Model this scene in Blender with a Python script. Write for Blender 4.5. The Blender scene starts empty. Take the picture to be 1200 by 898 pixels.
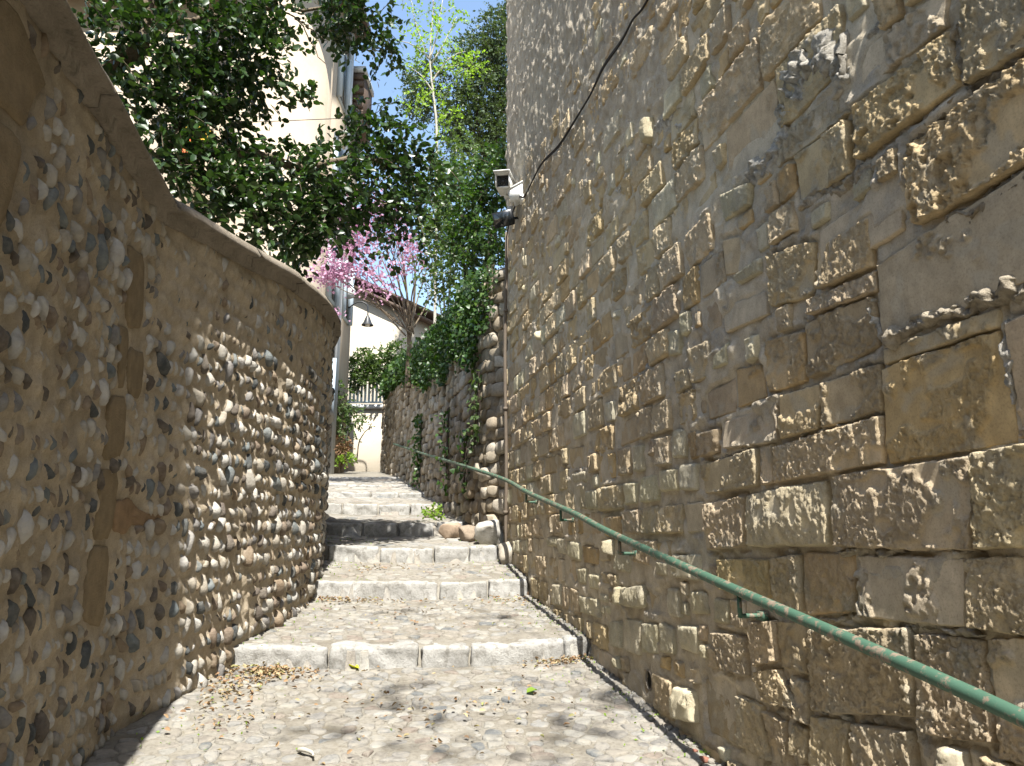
import bpy, math, random
import numpy as np
from mathutils import Vector
random.seed(7); RNG = np.random.default_rng(7)
C = bpy.context.scene.collection
SC = bpy.context.scene
# ------------------------------------------------------------ camera, sky, sun, exposure
F = 880.0; PITCH = math.radians(11.9); EYE = 1.55
cam = bpy.data.cameras.new('camera'); camo = bpy.data.objects.new('camera', cam); C.objects.link(camo)
camo.location = (0, 0, EYE); camo.rotation_euler = (math.pi/2 + PITCH, 0, 0)
cam.sensor_width = 36; cam.lens = 36*F/1200; cam.clip_end = 600; cam.clip_start = .05
SC.camera = camo
SUN_EL = math.radians(58); SUN_DX = -0.142         # light travels (SUN_DX, 1) in plan
w = bpy.data.worlds.new('World'); SC.world = w; w.use_nodes = True
nt = w.node_tree; bg = nt.nodes['Background']
sky = nt.nodes.new('ShaderNodeTexSky'); sky.sky_type = 'NISHITA'; sky.sun_disc = False
sky.sun_elevation = SUN_EL; sky.sun_rotation = math.atan2(-SUN_DX, -1); sky.air_density = 1.3; sky.dust_density = 1.0; sky.ozone_density = 1.0
bg.inputs[1].default_value = .12; nt.links.new(sky.outputs[0], bg.inputs[0])
sl = bpy.data.lights.new('sun', 'SUN'); sl.energy = 5.0; sl.angle = math.radians(.53); sl.color = (1, .965, .905)
so = bpy.data.objects.new('sun', sl); C.objects.link(so)
hn = math.hypot(SUN_DX, 1)
so.rotation_euler = Vector((SUN_DX/hn*math.cos(SUN_EL), math.cos(SUN_EL)/hn, -math.sin(SUN_EL))).to_track_quat('-Z', 'Y').to_euler()
so.location = (3, -8, 18)
SC.view_settings.view_transform = 'Standard'; SC.view_settings.look = 'None'; SC.view_settings.gamma = 1
SC.view_settings.exposure = 1.4

# ------------------------------------------------------------ helpers
cp, sp = math.cos(PITCH), math.sin(PITCH)
def ray(u, v):
    x = (u-600)/F; y = (449-v)/F
    return np.array([x, cp - y*sp, sp + y*cp])
def at_y(u, v, Y):                       # point of the view line at plan depth Y
    r = ray(u, v); return r*(Y/r[1]) + np.array([0, 0, EYE])
def proj(P):
    q = np.asarray(P, float) - np.array([0, 0, EYE])
    z = q[..., 1]*cp + q[..., 2]*sp; y = -q[..., 1]*sp + q[..., 2]*cp
    z = np.where(np.abs(z) < .05, .05, z)
    return 600 + F*q[..., 0]/z, 449 - F*y/z, z
def smooth(x): x = np.clip(x, 0, 1); return x*x*(3-2*x)
def _hash(ix, iy, seed):
    h = (ix.astype(np.int64)*374761393 + iy.astype(np.int64)*668265263 + seed*1442695041) & 0xffffffff
    h = ((h ^ (h >> 13))*1274126177) & 0xffffffff
    return ((h ^ (h >> 16)) & 0xffff)/65535.0
def vnoise(x, y, seed=0):
    x = np.asarray(x, float); y = np.asarray(y, float)
    ix = np.floor(x); iy = np.floor(y); fx = x-ix; fy = y-iy
    fx = fx*fx*(3-2*fx); fy = fy*fy*(3-2*fy)
    a = _hash(ix, iy, seed); b = _hash(ix+1, iy, seed); c = _hash(ix, iy+1, seed); d = _hash(ix+1, iy+1, seed)
    return (a*(1-fx)+b*fx)*(1-fy) + (c*(1-fx)+d*fx)*fy
def fbm(x, y, seed=0, o=3, g=.5):        # 0..1, mean .5
    s = 0; a = 1; t = 0
    for k in range(o):
        s = s + a*vnoise(x*2**k + 17.3*k, y*2**k + 9.1*k, seed+k); t += a; a *= g
    return s/t
def props(o, label=None, cat=None, group=None, kind=None):
    if label: o['label'] = label
    if cat: o['category'] = cat
    if group: o['group'] = group
    if kind: o['kind'] = kind
    return o
def link(o, parent=None):
    C.objects.link(o)
    if parent is not None: o.parent = parent
    return o
def empty(name, loc=(0, 0, 0), **k):
    o = bpy.data.objects.new(name, None); o.empty_display_size = .2; link(o); o.location = loc; return props(o, **k)
def mesh(name, V, Fc, mat, cols=None, sm=True):
    V = np.ascontiguousarray(V, dtype=np.float32); me = bpy.data.meshes.new(name)
    me.vertices.add(len(V)); me.vertices.foreach_set('co', V.ravel())
    if isinstance(Fc, np.ndarray):
        n, k = Fc.shape
        me.loops.add(n*k); me.loops.foreach_set('vertex_index', Fc.astype(np.int32).ravel())
        me.polygons.add(n); me.polygons.foreach_set('loop_start', np.arange(0, n*k, k, dtype=np.int32))
    else:
        tot = np.array([len(f) for f in Fc], dtype=np.int32); idx = np.concatenate([np.asarray(f, dtype=np.int32) for f in Fc])
        me.loops.add(len(idx)); me.loops.foreach_set('vertex_index', idx)
        me.polygons.add(len(tot)); me.polygons.foreach_set('loop_start', np.concatenate([[0], np.cumsum(tot)[:-1]]).astype(np.int32))
    if cols is not None:
        at = me.color_attributes.new('Col', 'FLOAT_COLOR', 'POINT')
        c4 = np.ones((len(V), 4), np.float32); c4[:, :np.shape(cols)[1]] = cols; at.data.foreach_set('color', c4.ravel())
    me.update(calc_edges=True)
    if sm: me.polygons.foreach_set('use_smooth', np.ones(len(me.polygons), dtype=bool))
    if mat: me.materials.append(mat)
    return me
def obj(name, V, Fc, mat, parent=None, cols=None, sm=True, **k):
    o = bpy.data.objects.new(name, mesh(name, V, Fc, mat, cols, sm)); link(o, parent); return props(o, **k)
def inst(name, me, parent, loc, rot=(0, 0, 0), scale=(1, 1, 1)):
    o = bpy.data.objects.new(name, me); link(o, parent); o.location = loc; o.rotation_euler = rot; o.scale = scale; return o
class MB:                                # mesh collector
    def __init__(s): s.V = []; s.F = []; s.C = []; s.n = 0
    def add(s, V, Fc, col=None):
        V = np.asarray(V, float); s.V.append(V)
        if isinstance(Fc, np.ndarray): Fc = Fc.tolist()
        s.F += [[i + s.n for i in f] for f in Fc]; s.n += len(V)
        if col is not None: s.C.append(np.broadcast_to(np.asarray(col, float), (len(V), 3)))
    def build(s, name, mat, parent=None, sm=False, **k):
        return obj(name, np.concatenate(s.V), s.F, mat, parent, np.concatenate(s.C) if s.C else None, sm, **k)
    def box(s, a, b, col=None, R=None, org=(0, 0, 0), bev=0.0):
        a = np.minimum(a, b); b = np.maximum(a, b) if False else np.maximum(np.asarray(a), np.asarray(b))
        x0, y0, z0 = a; x1, y1, z1 = b
        V = np.array([[x0,y0,z0],[x1,y0,z0],[x1,y1,z0],[x0,y1,z0],[x0,y0,z1],[x1,y0,z1],[x1,y1,z1],[x0,y1,z1]])
        if R is not None: V = V @ np.asarray(R).T
        s.add(V + np.asarray(org), [[3,2,1,0],[4,5,6,7],[0,1,5,4],[1,2,6,5],[2,3,7,6],[3,0,4,7]], col)
    def tube(s, pts, rad, n=8, col=None, cap=True):
        V, Fc = tube_geo(pts, rad, n, cap); s.add(V, Fc, col)
def tube_geo(pts, rad, n=8, cap=True):
    pts = np.asarray(pts, float); m = len(pts); rad = np.broadcast_to(np.asarray(rad, float), (m,))
    T = np.gradient(pts, axis=0); T /= np.linalg.norm(T, axis=1)[:, None] + 1e-9
    ref = np.array([0, 0, 1.]) if abs(T[0][2]) < .9 else np.array([1., 0, 0])
    V = []; U = np.cross(T[0], ref); U /= np.linalg.norm(U)
    for i in range(m):
        U = U - T[i]*(U@T[i]); U /= np.linalg.norm(U) + 1e-9; W = np.cross(T[i], U)
        a = np.arange(n)*2*math.pi/n
        V.append(pts[i] + rad[i]*(np.cos(a)[:, None]*U + np.sin(a)[:, None]*W))
    Fc = []
    for i in range(m-1):
        for j in range(n):
            k = (j+1) % n; Fc.append([i*n+j, i*n+k, (i+1)*n+k, (i+1)*n+j])
    if cap: Fc.append(list(range(n))[::-1]); Fc.append([(m-1)*n+j for j in range(n)])
    return np.concatenate(V), Fc
def spline(pts, n):
    pts = np.asarray(pts, float); out = []; m = len(pts)
    for i in range(m-1):
        p0 = pts[max(i-1, 0)]; p1 = pts[i]; p2 = pts[i+1]; p3 = pts[min(i+2, m-1)]
        for t in np.arange(n)/n:
            out.append(.5*((2*p1) + (-p0+p2)*t + (2*p0-5*p1+4*p2-p3)*t*t + (-p0+3*p1-3*p2+p3)*t**3))
    out.append(pts[-1]); return np.array(out)
def quads(nu, nv):                       # nu x nv vertices, u fastest
    i = np.arange(nu-1)[None, :] + nu*np.arange(nv-1)[:, None]
    return np.stack([i, i+1, i+1+nu, i+nu], -1).reshape(-1, 4)

# ------------------------------------------------------------ materials
def material(name, rough=.9, spec=.25):
    m = bpy.data.materials.new(name); m.use_nodes = True; n = m.node_tree.nodes; b = n['Principled BSDF']
    b.inputs['Roughness'].default_value = rough; b.inputs['Specular IOR Level'].default_value = spec
    return m, m.node_tree, b
def ramp(nt_, fac, stops, interp='LINEAR'):
    r = nt_.nodes.new('ShaderNodeValToRGB'); r.color_ramp.interpolation = interp; e = r.color_ramp.elements
    while len(e) < len(stops): e.new(.5)
    for k, (p, c) in enumerate(stops): e[k].position = p; e[k].color = (*c, 1) if len(c) == 3 else c
    nt_.links.new(fac, r.inputs[0]); return r.outputs[0]
def noise(nt_, scale, detail=4, rough=.6, vec=None, stretch=None):
    t = nt_.nodes.new('ShaderNodeTexNoise'); t.inputs['Scale'].default_value = scale; t.inputs['Detail'].default_value = detail; t.inputs['Roughness'].default_value = rough
    co = vec
    if co is None:
        g = nt_.nodes.new('ShaderNodeNewGeometry'); co = g.outputs['Position']
    if stretch:
        mp = nt_.nodes.new('ShaderNodeMapping'); mp.inputs['Scale'].default_value = stretch; nt_.links.new(co, mp.inputs[0]); co = mp.outputs[0]
    nt_.links.new(co, t.inputs['Vector']); return t.outputs['Fac']
def mix(nt_, a, b, fac, mode='MIX'):
    m = nt_.nodes.new('ShaderNodeMix'); m.data_type = 'RGBA'; m.blend_type = mode
    for s, v in ((m.inputs[6], a), (m.inputs[7], b), (m.inputs[0], fac)):
        if isinstance(v, (int, float)): s.default_value = v
        elif isinstance(v, tuple): s.default_value = (*v, 1) if len(v) == 3 else v
        else: nt_.links.new(v, s)
    return m.outputs[2]
def bump(nt_, b, h, dist=.004, strength=1.0):
    bp = nt_.nodes.new('ShaderNodeBump'); bp.inputs['Distance'].default_value = dist; bp.inputs['Strength'].default_value = strength
    nt_.links.new(h, bp.inputs['Height']); nt_.links.new(bp.outputs[0], b.inputs['Normal'])
def math_(nt_, op, a, b=0.0):
    m = nt_.nodes.new('ShaderNodeMath'); m.operation = op
    for s, v in ((m.inputs[0], a), (m.inputs[1], b)):
        if isinstance(v, (int, float)): s.default_value = v
        else: nt_.links.new(v, s)
    return m.outputs[0]
def attr_material(name, fine=(60, 14), amt=(.72, 1.22), bdist=.003, rough=.92, streak=0.0, masked=None):
    m, t, b = material(name, rough, .15)
    a = t.nodes.new('ShaderNodeAttribute'); a.attribute_name = 'Col'
    n1 = noise(t, fine[1], 6, .65); n2 = noise(t, fine[0], 6, .75)
    c = mix(t, a.outputs['Color'], ramp(t, n1, [(.25, (amt[0],)*3), (.5, (1, 1, 1)), (.78, (amt[1],)*3)]), 1.0, 'MULTIPLY')
    c = mix(t, c, ramp(t, n2, [(.30, (.62, .60, .56)), (.47, (1, 1, 1)), (.72, (1.18, 1.17, 1.15))]), .85, 'MULTIPLY')
    h = n2
    if streak: h = math_(t, 'ADD', n2, math_(t, 'MULTIPLY', noise(t, 30, 6, .7, stretch=(1, 1, .45)), streak))
    t.links.new(c, b.inputs['Base Color']); bump(t, b, h, bdist, 1.0)
    if masked is not None:
        bn = next(x for x in t.nodes if x.bl_idname == 'ShaderNodeBump'); t.links.new(math_(t, 'ADD', math_(t, 'MULTIPLY', a.outputs['Alpha'], 1-masked), masked), bn.inputs['Strength'])
    return m
def solid(name, col, rough=.6, spec=.3, var=.12, scale=9, bd=0.0, metal=0):
    m, t, b = material(name, rough, spec); n1 = noise(t, scale, 5, .6)
    c = mix(t, tuple(x*(1-var) for x in col), tuple(min(1, x*(1+var)) for x in col), n1)
    t.links.new(c, b.inputs['Base Color']); b.inputs['Metallic'].default_value = metal
    if bd: bump(t, b, noise(t, scale*6, 4, .6), bd)
    return m
def cobble_material(name, stops, bdist=.003, fine=55, dusty=.55):
    m, t, b = material(name, .8, .3)
    oi = t.nodes.new('ShaderNodeObjectInfo'); g = t.nodes.new('ShaderNodeNewGeometry')
    r = math_(t, 'FRACT', math_(t, 'ADD', oi.outputs['Random'], g.outputs['Random Per Island']))
    c = ramp(t, r, stops, 'CONSTANT')
    n1 = noise(t, 18, 5, .65); n2 = noise(t, fine, 5, .7)
    c = mix(t, c, ramp(t, n1, [(.25, (.62, .6, .58)), (.5, (1, 1, 1)), (.75, (1.3, 1.28, 1.22))]), 1.0, 'MULTIPLY')
    dust = ramp(t, noise(t, 9, 5, .7), [(.46, (0, 0, 0)), (.66, (1, 1, 1))])
    c = mix(t, c, (.275, .25, .205), math_(t, 'MULTIPLY', dust, dusty))
    t.links.new(c, b.inputs['Base Color']); bump(t, b, n2, bdist); return m
def leaf_material(name, cols, trans=.35, rough=.38, spec=.5, tcol=None):
    m, t, b = material(name, rough, spec)
    oi = t.nodes.new('ShaderNodeObjectInfo'); g = t.nodes.new('ShaderNodeNewGeometry')
    r = math_(t, 'FRACT', math_(t, 'ADD', oi.outputs['Random'], g.outputs['Random Per Island']))
    n = len(cols); c = ramp(t, r, [(k/(n-1), cols[k]) for k in range(n)])
    t.links.new(c, b.inputs['Base Color'])
    tr = t.nodes.new('ShaderNodeBsdfTranslucent'); t.links.new(mix(t, c, tcol or (1.5, 1.7, .5), 1.0, 'MULTIPLY'), tr.inputs[0])
    ms = t.nodes.new('ShaderNodeMixShader'); ms.inputs[0].default_value = trans
    t.links.new(b.outputs[0], ms.inputs[1]); t.links.new(tr.outputs[0], ms.inputs[2])
    t.links.new(ms.outputs[0], t.nodes['Material Output'].inputs[0]); return m

M = {}
M['stone'] = attr_material('sandstone', (120, 16), (.84, 1.14), .0085, .95, .8, .22)
M['mortar'] = attr_material('grey_mortar', (120, 11), (.78, 1.18), .008, .95, .7, .35)
M['lime'] = attr_material('lime_crust', (110, 30), (.6, 1.2), .012)
M['leftmortar'] = attr_material('tan_mortar', (130, 8), (.78, 1.16), .009)
M['rubble'] = attr_material('rubble_stone', (45, 12), (.7, 1.25), .005)
M['cobble'] = cobble_material('wall_cobbles', [(0, (.32, .295, .25)), (.12, (.17, .16, .15)), (.22, (.31, .275, .22)), (.30, (.10, .082, .065)), (.40, (.36, .345, .31)),
    (.50, (.13, .145, .145)), (.58, (.17, .13, .095)), (.64, (.42, .40, .365)), (.75, (.06, .065, .065)), (.83, (.20, .15, .10)), (.90, (.36, .335, .29))], .008, 70, .35)
M['paver'] = cobble_material('paving_stones', [(0, (.235, .222, .198)), (.16, (.215, .198, .168)), (.3, (.26, .25, .222)), (.44, (.19, .182, .168)), (.56, (.228, .208, .178)), (.68, (.232, .226, .21)),
    (.82, (.14, .146, .145)), (.87, (.285, .275, .25)), (.95, (.20, .168, .14))], .012, 75, .8)
def path_mat():
    m, t, b = material('path_earth', .95, .2)
    n1 = noise(t, 2.2, 6, .65); n2 = noise(t, 40, 6, .7); n3 = noise(t, 9, 5, .6)
    c = ramp(t, n1, [(.3, (.135, .12, .095)), (.5, (.195, .18, .15)), (.72, (.25, .236, .205))])
    c = mix(t, c, ramp(t, n2, [(.3, (.6, .57, .52)), (.5, (1, 1, 1)), (.75, (1.18, 1.17, 1.14))]), 1.0, 'MULTIPLY')
    c = mix(t, c, (.16, .14, .10), math_(t, 'MULTIPLY', ramp(t, n3, [(.56, (0, 0, 0)), (.72, (1, 1, 1))]), .7))
    t.links.new(c, b.inputs['Base Color']); bump(t, b, n2, .006); return m
M['path'] = path_mat()
def kerb_mat():
    m, t, b = material('kerb_limestone', .85, .25)
    n1 = noise(t, 4, 6, .65); n2 = noise(t, 55, 5, .75); n3 = noise(t, 14, 5, .7)
    c = ramp(t, n1, [(.3, (.25, .242, .222)), (.55, (.33, .322, .30)), (.75, (.42, .41, .385))])
    c = mix(t, c, ramp(t, n2, [(.3, (.62, .61, .6)), (.46, (1, 1, 1)), (.8, (1.08, 1.08, 1.06))]), .9, 'MULTIPLY')
    c = mix(t, c, (.15, .14, .12), math_(t, 'MULTIPLY', ramp(t, n3, [(.50, (0, 0, 0)), (.64, (1, 1, 1))]), .7))
    t.links.new(c, b.inputs['Base Color']); bump(t, b, n2, .010); return m
M['kerb'] = kerb_mat()
def coping_mat():
    m, t, b = material('coping_cement', .95, .1)
    n1 = noise(t, 5, 6, .7); n2 = noise(t, 70, 6, .75); n3 = noise(t, 11, 6, .7, stretch=(1, 1, .35)); n4 = noise(t, 22, 5, .7)
    c = ramp(t, n1, [(.3, (.17, .145, .11)), (.55, (.25, .215, .17)), (.75, (.31, .275, .225))])
    c = mix(t, c, (.085, .08, .06), math_(t, 'MULTIPLY', ramp(t, n3, [(.54, (0, 0, 0)), (.66, (1, 1, 1))]), .65))
    c = mix(t, c, (.30, .31, .24), math_(t, 'MULTIPLY', ramp(t, n4, [(.62, (0, 0, 0)), (.70, (1, 1, 1))]), .6))
    c = mix(t, c, ramp(t, n2, [(.3, (.7, .7, .7)), (.5, (1, 1, 1)), (.75, (1.15, 1.15, 1.15))]), .8, 'MULTIPLY')
    t.links.new(c, b.inputs['Base Color']); bump(t, b, n2, .010); return m
M['coping'] = coping_mat()
M['quoin'] = solid('flat_brown_stone', (.21, .162, .10), .95, .1, .45, 14, .010)
M['quoin_orange'] = solid('orange_brown_stone', (.235, .16, .095), .95, .1, .45, 16, .008)
def rail_mat():
    m, t, b = material('worn_green_paint', .6, .3)
    n1 = noise(t, 22, 6, .72); n2 = noise(t, 60, 4, .7)
    c = mix(t, (.038, .085, .055), (.058, .12, .08), noise(t, 5, 4, .6))
    worn = ramp(t, n1, [(.52, (0, 0, 0)), (.58, (1, 1, 1))])
    c = mix(t, c, mix(t, (.12, .07, .045), (.24, .21, .16), n2), worn)
    t.links.new(c, b.inputs['Base Color']); bump(t, b, n1, .0015); return m
M['rail'] = rail_mat()
M['white'] = solid('white_plastic', (.78, .78, .75), .45, .4, .04, 20)
M['greyp'] = solid('grey_plastic', (.42, .43, .43), .5, .4, .08, 20)
M['black'] = solid('black_plastic', (.025, .027, .03), .4, .4, .2, 20)
M['glass'] = solid('dark_glass', (.02, .025, .03), .08, .6, .2, 3)
M['dark'] = solid('painted_hole_shade', (.02, .018, .015), .95, .1, .3, 6)
M['cable'] = solid('black_cable', (.02, .018, .016), .7, .2, .2, 30)
M['conduit'] = solid('rusty_conduit', (.12, .095, .07), .7, .3, .35, 12)
def stucco():
    m, t, b = material('cream_stucco', .93, .15)
    n1 = noise(t, 1.2, 6, .6); n2 = noise(t, 30, 5, .7); n3 = noise(t, 3, 5, .6, stretch=(1, 1, .12))
    c = ramp(t, n1, [(.3, (.31, .255, .19)), (.7, (.37, .31, .235))])
    c = mix(t, c, (.50, .42, .32), math_(t, 'MULTIPLY', ramp(t, n3, [(.52, (0, 0, 0)), (.75, (1, 1, 1))]), .5))
    t.links.new(c, b.inputs['Base Color']); bump(t, b, n2, .006); return m
M['stucco'] = stucco()
M['palewall'] = solid('pale_plaster', (.42, .375, .30), .95, .15, .12, 2, .006)
M['zinc'] = solid('grey_zinc', (.40, .41, .41), .45, .4, .15, 6)
M['shutter'] = solid('grey_shutter', (.36, .42, .46), .6, .3, .1, 8)
M['brown'] = solid('brown_wood', (.075, .05, .035), .7, .3, .25, 12)
M['rooftile'] = solid('roof_tile', (.36, .21, .13), .85, .2, .3, 4)
M['blue_rail'] = solid('pale_blue_paint', (.46, .58, .66), .5, .4, .1, 8)
M['bark'] = solid('grey_brown_bark', (.15, .12, .085), .95, .15, .45, 9, .012)
M['palebark'] = solid('pale_bark', (.34, .32, .27), .9, .15, .3, 5, .006)
M['darkbark'] = solid('dark_bark', (.06, .045, .035), .95, .15, .3, 9, .008)
M['leaf'] = leaf_material('dark_glossy_leaves', [(.015, .034, .010), (.024, .053, .014), (.038, .080, .020), (.018, .040, .012), (.065, .11, .030)], .22, .34, .5)
M['lightleaf'] = leaf_material('spring_leaves', [(.16, .26, .04), (.22, .32, .05), (.13, .22, .04)], .45, .5, .3)
M['oak'] = leaf_material('grey_green_leaves', [(.055, .085, .035), (.080, .115, .05), (.045, .068, .03)], .2, .5, .35)
M['ivy'] = leaf_material('ivy_leaves', [(.018, .045, .010), (.032, .075, .015), (.055, .11, .024), (.016, .036, .010), (.09, .15, .03)], .28, .4, .4)
M['bush'] = leaf_material('mixed_green_leaves', [(.045, .085, .022), (.085, .135, .038), (.05, .08, .027), (.12, .17, .06)], .3, .45, .35)
M['pink'] = leaf_material('pink_blossom', [(.47, .27, .37), (.54, .36, .45), (.43, .22, .32)], .3, .7, .2, (1.2, 1, 1.2))
M['dryleaf'] = leaf_material('dry_leaves', [(.24, .145, .08), (.34, .235, .13), (.18, .11, .065), (.36, .30, .17), (.24, .17, .11), (.26, .28, .10)], .15, .7, .2, (1.2, 1, .7))
M['yellowleaf'] = leaf_material('yellow_leaf', [(.62, .58, .04), (.6, .55, .05)], .3, .5, .3)
M['brownleaf'] = leaf_material('withered_leaves', [(.16, .09, .05), (.22, .13, .07), (.12, .10, .04)], .2, .7, .2, (1.2, 1, .7))
M['orange'] = solid('orange_cloth', (.62, .16, .06), .8, .2, .2, 8)
M['yellow'] = solid('yellow_cloth', (.66, .42, .05), .8, .2, .2, 8)
M['earth'] = solid('garden_earth', (.16, .12, .08), .98, .1, .4, 1.5, .02)
M['boulder'] = attr_material('boulder_stone', (35, 8), (.7, 1.2), .006)
M['brick'] = solid('red_brick', (.22, .10, .07), .9, .2, .25, 20, .003)

# ------------------------------------------------------------ ground: path with steps
UU = np.array([-.196, .981]); VV = np.array([.981, .196])
STEPS = [(5.96, .665, .80, .10), (8.16, .983, 1.15, .10), (9.44, 1.326, 1.486, .08), (11.15, 1.64, 1.82, .06), (13.2, 2.01, 2.18, .04),
         (15.3, 2.42, 2.51, .03), (17.4, 2.77, 2.82, .0), (19.6, 3.13, 3.16, .0)]
WALL_W = 1.823
WL_T = [-4, 4.0, 5.9, 8.2, 9.4, 11.2, 15, 20, 26, 40]; WL = [-.6, -1.25, -.88, -.45, -.35, -.5, -1.0, -1.5, -1.7, -1.7]
WR_T = [-4, 9.4, 11.0, 15, 20.7, 26, 40];              WR = [1.82, 1.82, 1.58, 1.35, .95, .7, .7]
def w_left(t): return np.interp(t, WL_T, WL)
def w_right(t): return np.interp(t, WR_T, WR)
def edge_t(k, w_):
    t0, zb, zt, bul = STEPS[k]; a = float(w_left(t0)); b = float(w_right(t0)); x = np.clip((np.asarray(w_) - a)/(b-a)*2-1, -1.3, 1.3)
    return t0 - bul*(1-x*x) + .03*(vnoise(np.asarray(w_)*2.3, 3.1+k*7, 5)-.5)
def dip(t, w_):
    a = w_left(t); b = w_right(t); x = np.clip((w_-a)/(b-a)*2-1, -1, 1); return -.02*(1-x*x)
def zt_prof(k, t):                      # height on tread k (before step k) at t
    t0 = -6.0 if k == 0 else STEPS[k-1][0]; z0 = -.49 if k == 0 else STEPS[k-1][2]
    t1 = STEPS[k][0] if k < len(STEPS) else 60.; z1 = STEPS[k][1] if k < len(STEPS) else 3.16 + (60-19.6)*.11
    return z0 + (z1-z0)*(t-t0)/(t1-t0)
def gz_tw(t, w_):
    t = np.asarray(t, float); w_ = np.asarray(w_, float)
    k = np.zeros(np.broadcast(t, w_).shape, int)
    for j in range(len(STEPS)): k += (t > edge_t(j, w_))
    z = np.zeros(k.shape)
    for j in range(len(STEPS)+1): z = np.where(k == j, zt_prof(j, t), z)
    return z + dip(t, w_)
def P2(t, w_): return np.stack([t*UU[0] + w_*VV[0], t*UU[1] + w_*VV[1]], -1)
def gz_xy(x, y): return gz_tw(x*UU[0] + y*UU[1], x*VV[0] + y*VV[1])

path = None
def build_path():
    global path
    nw = 170; ws = np.linspace(-3.2, 3.0, nw); rows = []; Z = []
    for k in range(len(STEPS)+1):
        lo = np.full(nw, -6.0) if k == 0 else edge_t(k-1, ws)+.09
        hi = edge_t(k, ws)+.09 if k < len(STEPS) else np.full(nw, 60.)
        n = [420, 120, 66, 60, 50, 40, 30, 30, 60][k]
        for f in np.linspace(0, 1, n)**(1.0 if k else .5):
            t = lo + (hi-lo)*f; rows.append((t, zt_prof(k, t) + dip(t, ws) + .010*(fbm(t*5, ws*5, 3, 4)-.5) + .009*(fbm(t*16, ws*16, 4, 3)-.5)))
    T = np.array([r[0] for r in rows]); Zs = np.array([r[1] for r in rows]); W = np.broadcast_to(ws, T.shape)
    V = np.concatenate([P2(T, W), Zs[..., None]], -1).reshape(-1, 3)
    path = obj('path', V, quads(nw, len(rows)), M['path'], kind='structure', label='worn cobbled lane climbing in shallow steps between two stone walls')
    # earth under and beside the lane, out to the horizon
    xs = np.concatenate([[-400, -150, -60], np.arange(-30, 31, 3), [60, 150, 400]]); ys = np.concatenate([[-400, -100, -40], np.arange(-12, 60, 3), [90, 200, 400]])
    X, Y = np.meshgrid(xs, ys); t = X*UU[0]+Y*UU[1]
    H = np.interp(t, [-10, 0, 8.16, 15.3, 19.6, 60], [-1.2, -.25, .7, 2.0, 2.8, 7.2]) + np.where(np.abs(X) > 20, 0, 0)
    obj('ground', np.stack([X, Y, H], -1).reshape(-1, 3), quads(len(xs), len(ys)), M['earth'], kind='structure', label='bare earth around the walled lane')
build_path()

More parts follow.
